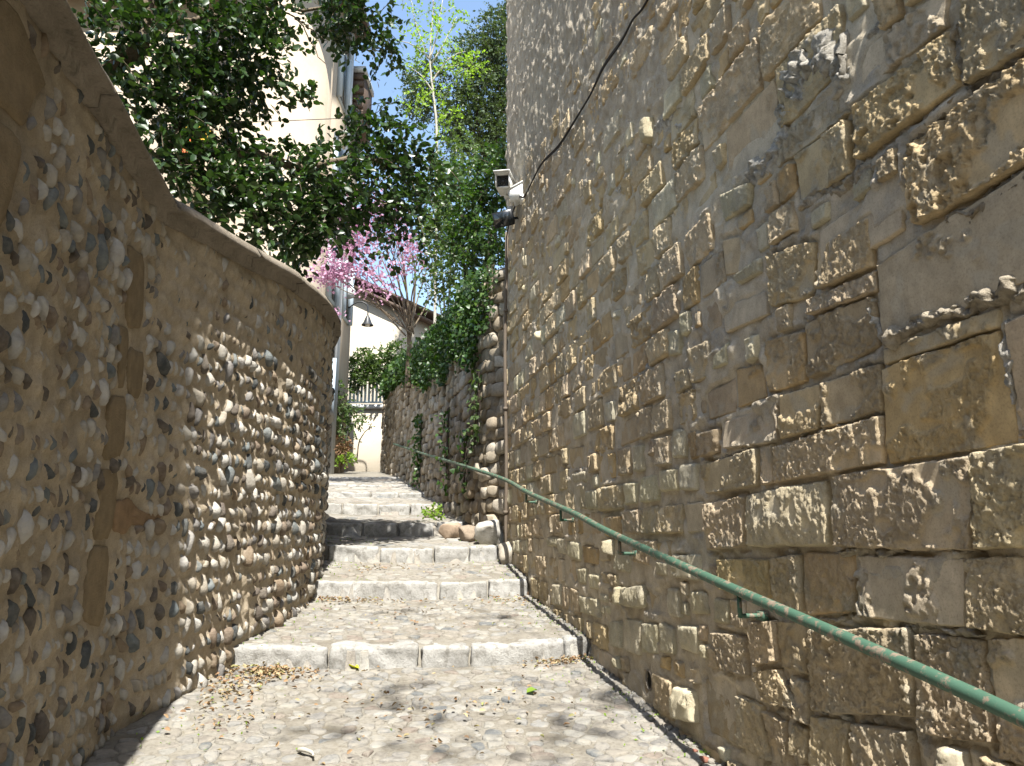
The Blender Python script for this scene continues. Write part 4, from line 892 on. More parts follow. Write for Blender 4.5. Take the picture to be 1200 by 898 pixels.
# ------------------------------------------------------------ houses at the far end
def turret_house():
    root = empty('turret_house', (-6.2, 21, 3.4), label='cream stuccoed house with a rounded corner tower behind the leafy tree', cat='house'); inv = np.array(root.location)
    X1 = -5.33; Y0, Y1 = 20.0, 23.9; a = np.linspace(0, 2*math.pi, 49)[:-1]
    cx, cy, rr = -6.72, 19.7, 1.42; V = np.concatenate([np.stack([cx+rr*np.cos(a), cy+rr*np.sin(a), np.full(48, z)], 1) for z in (2.0, 18.0)])
    obj('tower', V-inv, [[i, (i+1) % 48, 48+(i+1) % 48, 48+i] for i in range(48)] + [list(range(48, 96))], M['stucco'], root)
    b = MB(); b.box((-16, Y0, 2), (X1, 22.2, 18.0), org=-inv); b.box((-16, 22.2, 2), (X1-.003, Y1, 16.6), org=-inv); b.box((-16, 17.9, 2), (-8.9, 19.99, 15), org=-inv); b.build('wall', M['stucco'], root)
    r = MB(); r.box((-16.4, 17.4, 18.0), (X1+.62, 22.35, 18.28), org=-inv); r.box((-16.4, 22.36, 16.6), (X1-.05, Y1+.2, 16.8), org=-inv); r.build('roof', M['brown'], root)
    for y, z, h in ((20.5, 4.9, 1.9), (20.5, 8.4, 1.9), (20.5, 11.6, 1.9), (20.55, 14.8, 1.9), (22.4, 8.4, 1.9)):
        f = MB(); f.box((X1-.02, y, z), (X1+.05, y+.95, z+h), org=-inv); fo = f.build('window', M['shutter'], root)
        p = MB()
        for q in (0, 1): p.box((X1+.05, y+.08+q*.43, z+.1), (X1+.06, y+.43+q*.43, z+h-.1), org=-inv)
        p.build('pane', M['glass'], fo)
        for q in (-.06, .97):
            s = MB(); s.box((X1+.01, y+q-.02, z-.02), (X1+.16, y+q+.06, z+h+.02), org=-inv); s.build('shutter', M['shutter'], root)
    for y, col in ((21.75, 'zinc'), (21.95, 'greyp')):
        V, Fc = tube_geo([(X1+.08, y, z) for z in (3.4, 17.95)], .06, 10); obj('downpipe', V-inv, Fc, M[col], root)
    # dark boarded bay hung high on the far end, with a pale cap
    b = MB(); b.box((X1, 22.3, 14.9), (X1+.42, 23.7, 16.8), org=-inv); bo = b.build('boarded_bay', M['brown'], root)
    c = MB()
    for k in range(7): c.box((X1, 22.26, 14.95+k*.262), (X1+.44, 22.3, 14.95+k*.262+.19), org=-inv)
    c.build('board', M['brown'], bo); d = MB(); d.box((X1, 22.24, 16.81), (X1+.48, 23.75, 17.0), org=-inv); d.build('cap', M['zinc'], bo)
    # wall lamp on a bracket
    P = np.array([X1+.05, 23.3, 8.6]); l = empty('street_lamp', tuple(P), label='small bell shaped lamp hanging on a curved bracket at the house corner', cat='lamp')
    m = MB(); m.tube(spline([(0, 0, .35), (.3, 0, .55), (.58, 0, .45), (.62, 0, .1)], 6), .022, 8); m.build('bracket', M['black'], l, True)
    s = MB(); aa = np.linspace(0, 2*math.pi, 17)[:-1]; prof = [(.03, .1), (.08, .0), (.13, -.14), (.2, -.24)]
    V = np.concatenate([np.stack([.62+q*np.cos(aa), q*np.sin(aa), np.full(16, z)], 1) for q, z in prof]); s.add(V, [[k*16+i, k*16+(i+1) % 16, k*16+16+(i+1) % 16, k*16+16+i] for k in range(3) for i in range(16)]); s.build('shade', M['black'], l, True)
    g = MB(); V = np.concatenate([np.stack([.62+q*np.cos(aa), q*np.sin(aa), np.full(16, z)], 1) for q, z in ((.06, -.1), (.09, -.2), (.05, -.29))]); g.add(V, [[k*16+i, k*16+(i+1) % 16, k*16+16+(i+1) % 16, k*16+16+i] for k in range(2) for i in range(16)] + [list(range(32, 48))]); g.build('bulb', M['white'], l, True)
    P = np.array([X1+.12, 23.0, 9.35]); m = MB(); m.tube([np.zeros(3), np.array([0, -.12, 0])], .2, 18); o = m.build('junction_dome', M['greyp'], None, True, label='round grey dome fitting above the hanging lamp on the cream house', cat='wall fitting'); o.location = P
turret_house()
def end_house():
    root = empty('terrace_house', (-4.4, 27.5, 4.0), label='sunlit cream house closing the lane, with terrace and sloping roof edge', cat='house'); inv = np.array(root.location)
    b = MB(); b.box((-7.4, 26.3, 2.5), (-3.2, 27.2, 6.15), org=-inv); b.box((-9.4, 24.2, 2.5), (-5.62, 26.29, 3.0), org=-inv); b.build('terrace_wall', M['palewall'], root)
    c = MB(); c.box((-7.5, 26.2, 6.15), (-3.2, 27.3, 6.30), org=-inv); c.build('terrace_edge', M['zinc'], root)
    b = MB(); b.add(np.array([(-8, 30.5, 3), (-1, 30.5, 3), (-1, 30.5, 9.3), (-8, 30.5, 12.6), (-8, 36, 3), (-1, 36, 3), (-1, 36, 9.3), (-8, 36, 12.6)])-inv, [[0, 1, 2, 3], [7, 6, 5, 4], [1, 5, 6, 2], [0, 3, 7, 4], [3, 2, 6, 7], [0, 4, 5, 1]]); b.build('wall', M['palewall'], root)
    for dz, m in ((0, 'brown'), (.42, 'brown')):
        r = MB(); r.add(np.array([(-8.3, 30.1, 12.75+dz), (-.7, 30.1, 9.17+dz), (-.7, 36.3, 9.17+dz), (-8.3, 36.3, 12.75+dz), (-8.3, 30.1, 12.9+dz), (-.7, 30.1, 9.32+dz), (-.7, 36.3, 9.32+dz), (-8.3, 36.3, 12.9+dz)])-inv, [[3, 2, 1, 0], [4, 5, 6, 7], [0, 1, 5, 4], [1, 2, 6, 5], [2, 3, 7, 6], [3, 0, 4, 7]]); r.build('roof', M[m], root)
    rl = MB(); rl.box((-6.6, 26.34, 7.25), (-3.3, 26.40, 7.31), org=-inv); rl.box((-6.6, 26.34, 6.38), (-3.3, 26.40, 6.43), org=-inv); ro = rl.build('railing', M['blue_rail'], root)
    for k in range(24):
        x = -6.5+k*.135; s = MB(); s.box((x, 26.35, 6.43), (x+.075, 26.39, 7.25), org=-inv); s.build('picket', M['blue_rail'], ro)
end_house()

# ------------------------------------------------------------ vegetation
LEAF_T = np.array([(0, 0, 0), (.30, .34, .05), (.26, .72, .06), (0, 1, -.06), (-.26, .72, .06), (-.30, .34, .05), (0, .5, -.02)])
LEAF_F = np.array([(0, 1, 6), (1, 2, 6), (2, 3, 6), (3, 4, 6), (4, 5, 6), (5, 0, 6)])
IVY_T = np.array([(0, 0, 0), (.5, .12, .03), (.34, .5, .0), (0, 1, -.08), (-.34, .5, 0), (-.5, .12, .03), (0, .4, .05)])
SMALL_T = np.array([(0, 0, 0), (.3, .5, .05), (0, 1, 0), (-.3, .5, .05)]); SMALL_F = np.array([(0, 1, 2), (0, 2, 3)])
def leaf_frames(P, D, rng, size, up=.6):
    """bases P, growing dirs D; returns (n,3,3) frames scaled"""
    n = len(P); D = D/np.linalg.norm(D, axis=1)[:, None]; N = rng.normal(size=(n, 3))*.6 + np.array([0, 0, up]); N = N - D*np.sum(N*D, 1)[:, None]; N /= np.linalg.norm(N, axis=1)[:, None]+1e-9
    X = np.cross(D, N); sz = size*rng.uniform(.6, 1.25, (n, 1, 1)); return np.stack([X, D, N], 2)*sz
def leaf_mesh(P, Fr, T, TF):
    V = np.einsum('nij,kj->nki', Fr, T) + P[:, None, :]; k = len(T); return V.reshape(-1, 3), (TF[None] + (np.arange(len(P))*k)[:, None, None]).reshape(-1, TF.shape[1])
def twigs(rng, blobs, per, leaves, tl, hang=.25, out=.5):
    """blobs: (centre, radii, weight); returns leaf bases, dirs and twig lines"""
    Pb, Db, lines = [], [], []
    for c, rad, wgt in blobs:
        n = max(1, int(per*wgt)); d = rng.normal(size=(n, 3)); d /= np.linalg.norm(d, axis=1)[:, None]; r = rng.uniform(.15, 1, (n, 1))**.45
        base = c + d*r*rad
        tdir = d*out + rng.normal(size=(n, 3))*.55 + np.array([0, 0, -hang]); tdir /= np.linalg.norm(tdir, axis=1)[:, None]
        L = tl*rng.uniform(.5, 1.3, n)
        for i in range(n):
            m = rng.integers(leaves[0], leaves[1]); f = np.linspace(.1, 1, m); bend = np.array([0, 0, -.25])*L[i]
            pp = base[i] + tdir[i]*L[i]*f[:, None] + bend*(f**2)[:, None]
            sd = rng.normal(size=(m, 3))*.55 + tdir[i]*.7 + np.array([0, 0, -.12]); sd[::2] += np.cross(tdir[i], [0, 0, 1])*.7; sd[1::2] -= np.cross(tdir[i], [0, 0, 1])*.7
            Pb.append(pp); Db.append(sd); lines.append((base[i], base[i]+tdir[i]*L[i]*.5+bend*.25, base[i]+tdir[i]*L[i]+bend))
    return np.concatenate(Pb), np.concatenate(Db), lines
def limb_tube(mb, pts, r0, r1, n=8, k=6):
    p = spline(pts, k); p = p + (np.random.default_rng(len(p)+int(abs(p[0][0])*97)).normal(size=p.shape)*.012)*np.linspace(0, 1, len(p))[:, None]; mb.tube(p, np.linspace(r0, r1, len(p)), n)

def main_tree():
    rng = np.random.default_rng(3); base = np.array([-4.3, 6.6, .4]); root = empty('broadleaf_tree', tuple(base), label='large dark green broadleaf tree overhanging the cobble wall coping', cat='tree')
    B = []
    for u, v, Y, ru, rv, wg in [(165, 62, 6.2, 55, 50, 1.3), (225, 40, 6.6, 60, 45, 1.6), (280, 20, 6.8, 44, 40, 1.2), (300, 60, 6.9, 34, 30, .75), (318, 20, 7.0, 24, 22, .45), (270, 95, 6.9, 40, 24, .8), (235, 90, 6.9, 55, 30, 1.2), (300, 108, 7.1, 26, 12, .3),
        (182, 130, 6.4, 38, 36, 1.0), (245, 125, 6.8, 40, 25, .8), (205, 190, 6.4, 26, 30, .8), (245, 205, 6.8, 40, 26, .9), (262, 165, 7.0, 45, 26, .9), (365, 125, 7.4, 20, 10, .16),
        (300, 235, 6.9, 30, 26, .8), (330, 200, 7.2, 40, 34, 1.1), (352, 255, 7.4, 42, 34, 1.3), (390, 205, 7.6, 42, 44, 1.5), (390, 255, 7.8, 42, 28, .95), (345, 285, 7.3, 22, 14, .4), (430, 160, 8.0, 34, 30, .9), (425, 130, 8.1, 14, 16, .22),
        (450, 215, 8.2, 46, 46, 1.6), (470, 170, 8.3, 36, 26, .8), (498, 205, 8.6, 32, 34, .7), (480, 255, 8.4, 36, 24, .7), (440, 250, 8.0, 26, 16, .4), (452, 305, 8.0, 12, 8, .06),
        (400, 10, 7.6, 26, 22, .6), (430, 26, 7.8, 24, 22, .65), (452, 40, 7.9, 14, 12, .3), (425, 54, 7.8, 22, 8, .14), (382, 12, 7.4, 14, 20, .35), (340, 2, 7.2, 24, 10, .3), (130, 20, 5.9, 28, 40, .7), (270, 215, 6.7, 26, 18, .5), (240, 235, 6.6, 16, 14, .3),
        (310, 268, 7.0, 16, 12, .25), (140, -60, 6.2, 80, 60, 1.0), (260, -60, 6.8, 90, 60, 1.3), (380, -60, 7.4, 70, 50, 1.0)]:
        c = at_y(u, v, Y); k = np.linalg.norm(c-np.array([0, 0, EYE]))/F; B.append((c-base, np.array([ru*.78*k, .40, rv*.72*k]), wg))
    P, D, lines = twigs(rng, B, 62, (6, 11), .30, .15, .45)
    Fr = leaf_frames(P, D, rng, .088); order = np.argsort(np.linalg.norm(P+base-np.array([0, 0, EYE]), axis=1)); u, v, z = proj(P+base); inv_ = (u > 100) & (u < 600) & (v > -10) & (v < 360)
    pick = order[inv_[order]][::6][:298]; rest = np.setdiff1d(np.arange(len(P)), pick)
    V, Fc = leaf_mesh(P[rest], Fr[rest], LEAF_T, LEAF_F); obj('foliage', V, Fc, M['leaf'], root, sm=False, kind='stuff')
    lm = mesh('leaf', LEAF_T, LEAF_F, M['leaf'], None, False)
    from mathutils import Matrix
    for i in pick:
        o = bpy.data.objects.new('leaf', lm); link(o, root); m4 = Matrix.Identity(4)
        for a in range(3):
            for b in range(3): m4[a][b] = Fr[i][a, b]
            m4[a][3] = P[i][a]
        o.matrix_local = m4
    t = MB(); trunk_top = at_y(160, 60, 6.5)-base
    limb_tube(t, [np.zeros(3), np.array([.05, -.05, 1.6]), np.array([.1, -.02, 3.2]), at_y(95, 120, 6.5)-base], .19, .13, 10); t.build('trunk', M['bark'], root, True)
    def limb(px, r0, r1):
        b = MB(); limb_tube(b, [at_y(*p)-base for p in px], r0, r1, 8); b.build('branch', M['bark'], root, True)
    limb([(95, 120, 6.5), (140, 72, 6.3), (163, 55, 6.3), (172, 0, 6.3), (180, -70, 6.3)], .10, .055); limb([(95, 130, 6.5), (170, 195, 6.6), (240, 180, 6.9), (300, 182, 7.1), (355, 196, 7.4), (420, 185, 7.9), (480, 200, 8.4)], .075, .018)
    limb([(170, 195, 6.6), (205, 165, 6.7), (214, 130, 6.8), (240, 60, 6.8)], .05, .02); limb([(355, 196, 7.4), (400, 215, 7.7), (450, 238, 8.0), (490, 250, 8.3)], .028, .01); limb([(163, 30, 6.3), (220, 25, 6.7), (300, 10, 7.1), (400, 12, 7.6)], .04, .014)
    limb([(300, 5, 7.1), (345, 20, 7.2), (362, 45, 7.3), (380, 75, 7.4)], .012, .004); limb([(345, 20, 7.2), (370, 38, 7.4), (384, 50, 7.4)], .008, .003); limb([(240, 180, 6.9), (285, 215, 7.0), (345, 255, 7.3)], .022, .008)
    tw = MB()
    for a, b, c in lines[::3]: tw.add(*tube_geo([a, b, c], [.005, .004, .002], 3, False))
    tw.build('twigs', M['bark'], root, kind='stuff')
main_tree()

def small_leaf_tree(name, base, blobs, per, leaves, tl, size, mat, T, TF, label, trunk=None, limbs=(), bark='bark', hang=.1, cat='tree', out=.4, twig=4, r0=.15):
    rng = np.random.default_rng(int(abs(base[0]*100))+len(blobs)); root = empty(name, tuple(base), label=label, cat=cat); base = np.array(base)
    P, D, lines = twigs(rng, [(c-base, r, w_) for c, r, w_ in blobs], per, leaves, tl, hang, out); Fr = leaf_frames(P, D, rng, size); V, Fc = leaf_mesh(P, Fr, T, TF)
    obj('foliage', V, Fc, M[mat], root, sm=False, kind='stuff')
    if trunk: t = MB(); limb_tube(t, [np.array(p)-base for p in trunk[0]], *trunk[1], 9); t.build('trunk', M[bark], root, True)
    for pts, a, b in limbs: l = MB(); limb_tube(l, [np.array(p)-base for p in pts], a, b, 6); l.build('branch', M[bark], root, True)
    if twig:
        tw = MB()
        for a, b, c in lines[::twig]: tw.add(*tube_geo([a, b, c], [size*.09, size*.06, size*.03], 3, False))
        tw.build('twigs', M[bark], root, kind='stuff')
    return root
def px_blobs(lst, deep):
    out = []
    for u, v, Y, ru, rv, wg in lst:
        c = at_y(u, v, Y); k = np.linalg.norm(c-np.array([0, 0, EYE]))/F; out.append((c, np.array([ru*k, deep, rv*k]), wg))
    return out
# grey-green evergreen far behind the walls
small_leaf_tree('evergreen_oak', (-.9, 25, 5.5), px_blobs([(582, 40, 25, 22, 26, 1), (560, 62, 25, 30, 22, 1.1), (590, 75, 25, 24, 26, 1), (548, 90, 25, 22, 20, .7), (575, 110, 25, 32, 24, 1.2), (545, 128, 25, 24, 20, .9), (590, 135, 25, 22, 26, 1),
    (560, 155, 25, 34, 20, 1.1), (585, 170, 25, 26, 24, 1), (600, 20, 25, 12, 16, .4), (530, 150, 25, 14, 18, .4), (610, 100, 25, 30, 60, 1.2), (550, 185, 25, 24, 18, .7), (500, 92, 25.5, 20, 18, .55), (485, 108, 25.5, 12, 18, .4), (508, 118, 25.5, 16, 16, .4), (490, 125, 25.5, 12, 12, .25)], 1.0),
    300, (7, 12), .42, .115, 'oak', SMALL_T, SMALL_F, 'dense grey-green evergreen tree rising beside the tall right wall', ([(-.9, 25, 5.5), (-.85, 25, 9), (-.7, 25, 13)], (.3, .12)),
    [([at_y(575, 190, 25), at_y(552, 150, 25), at_y(535, 120, 25)], .09, .03), ([at_y(575, 190, 25), at_y(560, 150, 25), at_y(560, 90, 25)], .09, .03), ([at_y(580, 180, 25), at_y(585, 120, 25), at_y(588, 60, 25)], .09, .03), ([at_y(560, 190, 25), at_y(530, 160, 25.2), at_y(505, 120, 25.4)], .07, .02)], 'darkbark', .0)
# slender pale tree in young leaf
sb = at_y(513, 250, 21.5)
small_leaf_tree('slender_tree', (sb[0], 21.5, 5.5), px_blobs([(480, 50, 21.5, 14, 30, .35), (500, 30, 21.5, 20, 28, .5), (525, 20, 21.5, 16, 22, .3), (508, 62, 21.5, 22, 18, .5), (485, 80, 21.5, 14, 16, .25), (530, 60, 21.5, 12, 20, .2), (505, 98, 21.5, 16, 16, .35), (545, 75, 21, 20, 10, .8), (485, 118, 21.5, 12, 8, .35), (528, 128, 21.5, 8, 14, .3), (522, 145, 21.5, 12, 10, .2), (505, -15, 21.5, 40, 20, .6), (478, 15, 21.5, 8, 14, .15), (536, 18, 21.5, 8, 8, .12)], .5),
    60, (5, 9), .4, .10, 'lightleaf', LEAF_T, LEAF_F, 'slender pale-barked tree with sparse yellow-green spring leaves', ([(sb[0], 21.5, 5.5), at_y(512, 180, 21.5), at_y(509, 120, 21.5), at_y(504, 70, 21.5), at_y(508, 0, 21.5), at_y(508, -40, 21.5)], (.05, .012)),
    [([at_y(504, 70, 21.5), at_y(490, 56, 21.5), at_y(470, 48, 21.5)], .03, .01), ([at_y(505, 75, 21.5), at_y(520, 52, 21.5), at_y(535, 20, 21.5)], .03, .01), ([at_y(507, 95, 21.5), at_y(525, 70, 21.5), at_y(545, 60, 21.5)], .03, .01), ([at_y(504, 70, 21.5), at_y(512, 40, 21.5), at_y(519, 0, 21.5)], .03, .01), ([at_y(500, 60, 21.5), at_y(488, 30, 21.5), at_y(482, 0, 21.5)], .025, .01), ([at_y(509, 110, 21.5), at_y(495, 90, 21.5), at_y(482, 80, 21.5)], .025, .01)], 'palebark', .0)
ot = []  # unseen tree: leaf clusters set back along the sun from each paving fleck
for k, (gx, gy) in enumerate([(-.55, 4.85), (-.35, 4.3), (.35, 4.55), (-1.05, 4.45), (.6, 5.2), (.1, 4.05), (-1.0, 7.3), (-.2, 7.0), (-.75, 5.25)]):
    gz_ = float(gz_xy(gx, gy)); hgt = 9.6 + .25*(k % 4); tt_ = (hgt-gz_)/math.tan(SUN_EL)/hn; ot.append((np.array([gx-SUN_DX*tt_, gy-tt_, hgt]), np.array([.17, .12, .12]), 1))
small_leaf_tree('overhanging_tree', (3.4, -2.5, .3), ot, 5, (6, 9), .22, .08, 'leaf', LEAF_T, LEAF_F, 'unseen tree reaching over the block wall whose leaf shadows fleck the foreground paving', ([(3.4, -2.5, .3), (3.3, -2.6, 7), (3.0, -2.4, 12.2)], (.2, .1)), [([(3.0, -2.4, 12.2), (2.0, -2.2, 12.0), tuple(c_+np.array([.5, .1, .9])), tuple(c_)], .016, .005) for c_, _r, _w in ot], 'bark', .2)
# pink Judas tree on the rubble wall
def judas():
    rng = np.random.default_rng(9); b = at_y(480, 392, 16.6); root = empty('judas_tree', tuple(b), label='pink flowering tree with a fan of bare stems on top of the rubble wall', cat='tree')
    t = MB(); limb_tube(t, [np.array([-.05, .3, -1.2]), np.array([-.02, .15, -.5]), np.zeros(3)], .075, .055, 9); t.build('trunk', M['bark'], root, True)
    tips = [(400, 240), (408, 290), (385, 320), (422, 250), (432, 232), (440, 262), (452, 238), (462, 255), (472, 262), (484, 258), (495, 272), (505, 290), (445, 300), (415, 318), (512, 305), (478, 240), (392, 262), (375, 325)]
    Pp = []
    for k, (u, v) in enumerate(tips):
        tip = at_y(u, v, 16.6+rng.uniform(-1, .8))-b; mid = tip*np.array([.38, .5, .50]) + rng.normal(size=3)*.10; m2 = tip*.78 + rng.normal(size=3)*.09; l = MB(); limb_tube(l, [rng.normal(size=3)*.05, mid, m2, tip], .020, .006, 6); l.build('branch', M['bark'], root, True)
        P0 = spline([np.zeros(3), mid, tip], 10)
        for i in range(3):
            q = P0[rng.integers(8, 16)]; e = q + (tip-mid)*rng.uniform(.3, .7) + rng.normal(size=3)*.22; l = MB(); l.tube([q, (q+e)/2+rng.normal(size=3)*.03, e], [.010, .007, .004], 4); l.build('branch', M['bark'], root, True)
    for u, v, ru, rv, n in [(400, 318, 28, 9, 560), (388, 326, 18, 7, 280), (405, 285, 26, 18, 620), (418, 262, 28, 20, 560), (440, 240, 24, 16, 320), (398, 300, 22, 12, 260), (480, 296, 13, 20, 300), (470, 278, 14, 12, 160), (462, 318, 9, 12, 90), (430, 290, 24, 18, 240), (455, 252, 18, 16, 220), (384, 367, 3, 2, 18), (398, 368, 8, 1.5, 24), (430, 338, 18, 9, 90), (440, 322, 14, 10, 80), (452, 340, 16, 12, 60), (495, 300, 10, 14, 60)]:
        c = at_y(u, v, 15.6)-b; k = np.linalg.norm(c+b)/F; d = rng.normal(size=(n, 3))*.55; Pp.append(c + d*np.array([ru*k, .4, rv*k]))
    P = np.concatenate(Pp); Fr = leaf_frames(P, rng.normal(size=P.shape), rng, .075); V, Fc = leaf_mesh(P, Fr, SMALL_T*np.array([1.5, 1, 1]), SMALL_F); obj('blossom', V, Fc, M['pink'], root, sm=False, kind='stuff')
judas()
# shrubs and climbers on and over the rubble wall
small_leaf_tree('wall_shrub', (-.75, 12.0, 5.2), px_blobs([(575, 215, 11.2, 20, 26, .9), (560, 250, 11.4, 24, 30, 1.2), (540, 235, 11.8, 22, 28, .9), (582, 190, 11.4, 14, 14, .4), (575, 280, 11.0, 22, 24, .9), (548, 290, 11.6, 20, 26, .9), (590, 205, 11, 10, 10, .3), (530, 205, 12, 14, 16, .4)], .45),
    120, (7, 12), .28, .075, 'ivy', LEAF_T, LEAF_F, 'bright green shrub crowning the rubble wall below the cameras', None, [([(-.75, 12, 5.2), at_y(560, 240, 11.6), at_y(575, 200, 11.4)], .03, .01), ([(-.75, 12, 5.2), at_y(540, 250, 11.8), at_y(535, 215, 12)], .03, .01)], 'darkbark', .2, 'shrub')
small_leaf_tree('feathery_bush', (-1.3, 14.3, 5.4), px_blobs([(520, 215, 14, 24, 26, .8), (505, 240, 14.2, 24, 26, .8), (530, 265, 13.8, 24, 28, 1.0), (512, 290, 14.2, 22, 26, .8), (535, 310, 13.6, 22, 20, .8), (515, 330, 14, 16, 18, .5), (545, 180, 14.4, 20, 16, .4)], .5),
    95, (7, 12), .36, .085, 'bush', LEAF_T, LEAF_F, 'loose olive-green bush with fine stems leaning over the rubble wall', None, [([(-1.3, 14.3, 5.4), at_y(515, 280, 14.1), at_y(500, 225, 14.2)], .025, .008), ([(-1.3, 14.3, 5.4), at_y(530, 260, 14), at_y(520, 200, 14.1)], .025, .008), ([(-1.3, 14.3, 5.4), at_y(505, 300, 14.2), at_y(490, 260, 14.3)], .02, .006)], 'palebark', -.1, 'bush')
def ivy(name, pts, n, size, label, seed, mat='ivy', spread=.25):
    rng = np.random.default_rng(seed); root = empty(name, tuple(qw(np.array(pts[0][0]), pts[0][1], np.array(.05))), label=label, cat='climbing plant', group='ivy curtains on the rubble wall'); inv = np.array(root.location); P = []; st = MB()
    for s, z0, z1, wd, wt in pts:
        m = int(n*wt); z = z1 + (z0-z1)*rng.uniform(0, 1, m)**.8; ss = s + rng.normal(size=m)*wd*(.4+.6*(z-z1)/(z0-z1+1e-6)); P.append(qw(np.clip(ss, .15, 17), z, .06+np.abs(rng.normal(size=m))*spread*.4))
        for k in range(4):
            a = s + rng.normal()*wd*.5; zz = np.linspace(z0, z1+rng.uniform(0, .3), 8); st.tube(qw(np.clip(a+np.cumsum(rng.normal(size=8))*.02, .1, 17), zz, np.full(8, .09))-inv, .007, 4, None, False)
    P = np.concatenate(P)-inv; out = qw(np.array([pts[0][0]]), 0, np.array([1.]))[0]-qw(np.array([pts[0][0]]), 0, np.array([0.]))[0]
    D = rng.normal(size=P.shape)*.4 + np.array([0, 0, -.7]) + out*.35; Fr = leaf_frames(P, D, rng, size, .3); V, Fc = leaf_mesh(P, Fr, IVY_T, LEAF_F); obj('foliage', V, Fc, M[mat], root, sm=False, kind='stuff'); st.build('stems', M['darkbark'], root, kind='stuff')
ivy('ivy_curtain', [(.55, 5.4, 4.4, .22, .5), (1.0, 5.4, 4.0, .25, .9), (1.6, 5.5, 4.2, .3, 1.0)], 920, .064, 'dark ivy hanging on the rubble wall beside the upright conduit', 1)
ivy('ivy_curtain', [(2.6, 5.5, 4.5, .4, 1.2), (3.5, 5.5, 4.3, .4, 1.2), (4.4, 5.6, 4.6, .4, 1.1)], 860, .066, 'thick ivy curtain down the middle of the rubble wall', 2)
ivy('ivy_curtain', [(5.6, 5.7, 4.6, .5, 1.1), (6.8, 5.8, 5.0, .5, 1.1), (8.0, 6.0, 5.2, .5, 1)], 700, .075, 'bright leafy ivy on the rubble wall beneath the pink tree', 3)
ivy('ivy_curtain', [(9.5, 6.2, 5.6, .6, 1), (11.5, 6.4, 5.8, .7, 1), (13.5, 6.5, 6.0, .8, 1)], 420, .12, 'fringe of ivy along the far end of the rubble wall', 4)
ivy('ivy_curtain', [(.75, 3.9, 3.0, .10, .5), (.95, 3.2, 2.75, .06, .16)], 150, .075, 'thin spray of light green ivy leaves dangling near the conduit', 5, 'bush', .15)
ivy('ivy_curtain', [(1.5, 3.2, 2.2, .10, .5), (3.1, 3.8, 2.3, .1, .6)], 120, .075, 'sparse ivy strand straggling down to the handrail', 6)
ivy('ivy_curtain', [(6.3, 4.2, 2.6, .12, .9)], 200, .085, 'long narrow ivy strand above the middle steps', 7)
small_leaf_tree('hedge', (-4.2, 28.3, 6.2), px_blobs([(425, 425, 26.2, 16, 14, 1), (450, 425, 26.0, 16, 14, 1), (440, 445, 26.1, 22, 8, .5), (465, 415, 25.6, 10, 16, .6), (418, 445, 26.2, 6, 10, .3), (478, 440, 25, 10, 20, .6)], .4),
    190, (7, 12), .3, .10, 'bush', LEAF_T, LEAF_F, 'leafy hedge spilling over the pale blue terrace railing', None, (), 'darkbark', .1, 'hedge')
small_leaf_tree('climbing_shrub', (-5.35, 23.4, 3.7), px_blobs([(400, 470, 22.5, 12, 20, .9), (410, 495, 22.8, 12, 18, .6), (425, 492, 23.4, 8, 10, .2), (396, 495, 22.4, 7, 16, .4)], .3), 75, (6, 10), .3, .09, 'bush', LEAF_T, LEAF_F, 'straggly climbing shrub against the foot of the cream house', None, [([(-5.35, 23.4, 3.7), at_y(410, 500, 22.9), at_y(402, 465, 22.7)], .03, .01), ([at_y(418, 540, 23.6), at_y(422, 515, 23.6), at_y(434, 500, 23.6)], .025, .012)], 'bark', .2, 'shrub')
small_leaf_tree('withered_plant', (-5.0, 22.6, 3.6), px_blobs([(402, 518, 22.3, 7, 14, .6), (402, 530, 22.3, 6, 8, .3)], .18), 70, (6, 10), .22, .08, 'brownleaf', LEAF_T, LEAF_F, 'withered brown plant growing where the lane meets the cream house', None, (), 'bark', .2, 'plant')
small_leaf_tree('weed_clump', (-4.9, 22.4, 3.55), px_blobs([(408, 538, 22.2, 9, 4, .5), (398, 539, 22.2, 6, 3, .3)], .15), 60, (6, 9), .14, .07, 'lightleaf', LEAF_T, LEAF_F, 'bright green weeds under the withered brown plant', None, (), 'bark', -.3, 'weeds')
small_leaf_tree('weed_clump', tuple(at_y(508, 606, 11.6)), px_blobs([(508, 600, 11.6, 12, 5, .5)], .12), 60, (5, 8), .12, .05, 'lightleaf', LEAF_T, LEAF_F, 'small light green weeds among the boulders beside the steps', None, (), 'bark', -.4, 'weeds')
# coloured washing glimpsed through the tree
P = at_y(222, 165, 14); o = empty('washing', tuple(P), label='orange and yellow cloths hanging on a line, glimpsed through the tree', cat='laundry')
for k, (dx, dz, sx, sz, m) in enumerate(((-.05, -.12, .22, .22, 'orange'), (.12, .18, .12, .14, 'yellow'), (.30, .05, .13, .2, 'yellow'), (-.18, .22, .09, .14, 'yellow'), (.25, -.2, .06, .14, 'orange'))):
    n = 7; a, b = np.meshgrid(np.linspace(-1, 1, n), np.linspace(-1, 1, n)); V = np.stack([dx+a*sx, .06*np.sin(a*4+b+k), dz+b*sz], -1).reshape(-1, 3); V2 = V+np.array([0, .012, 0]); q = quads(n, n)
    obj('cloth', np.concatenate([V, V2]), np.concatenate([q, q[:, ::-1]+n*n]), M[m], o)
ln = MB(); ln.tube([np.array([-6, .3, .42]), np.array([0, 0, .36]), np.array([4, -.2, .42])], .008, 5); ln.build('line', M['cable'], o)

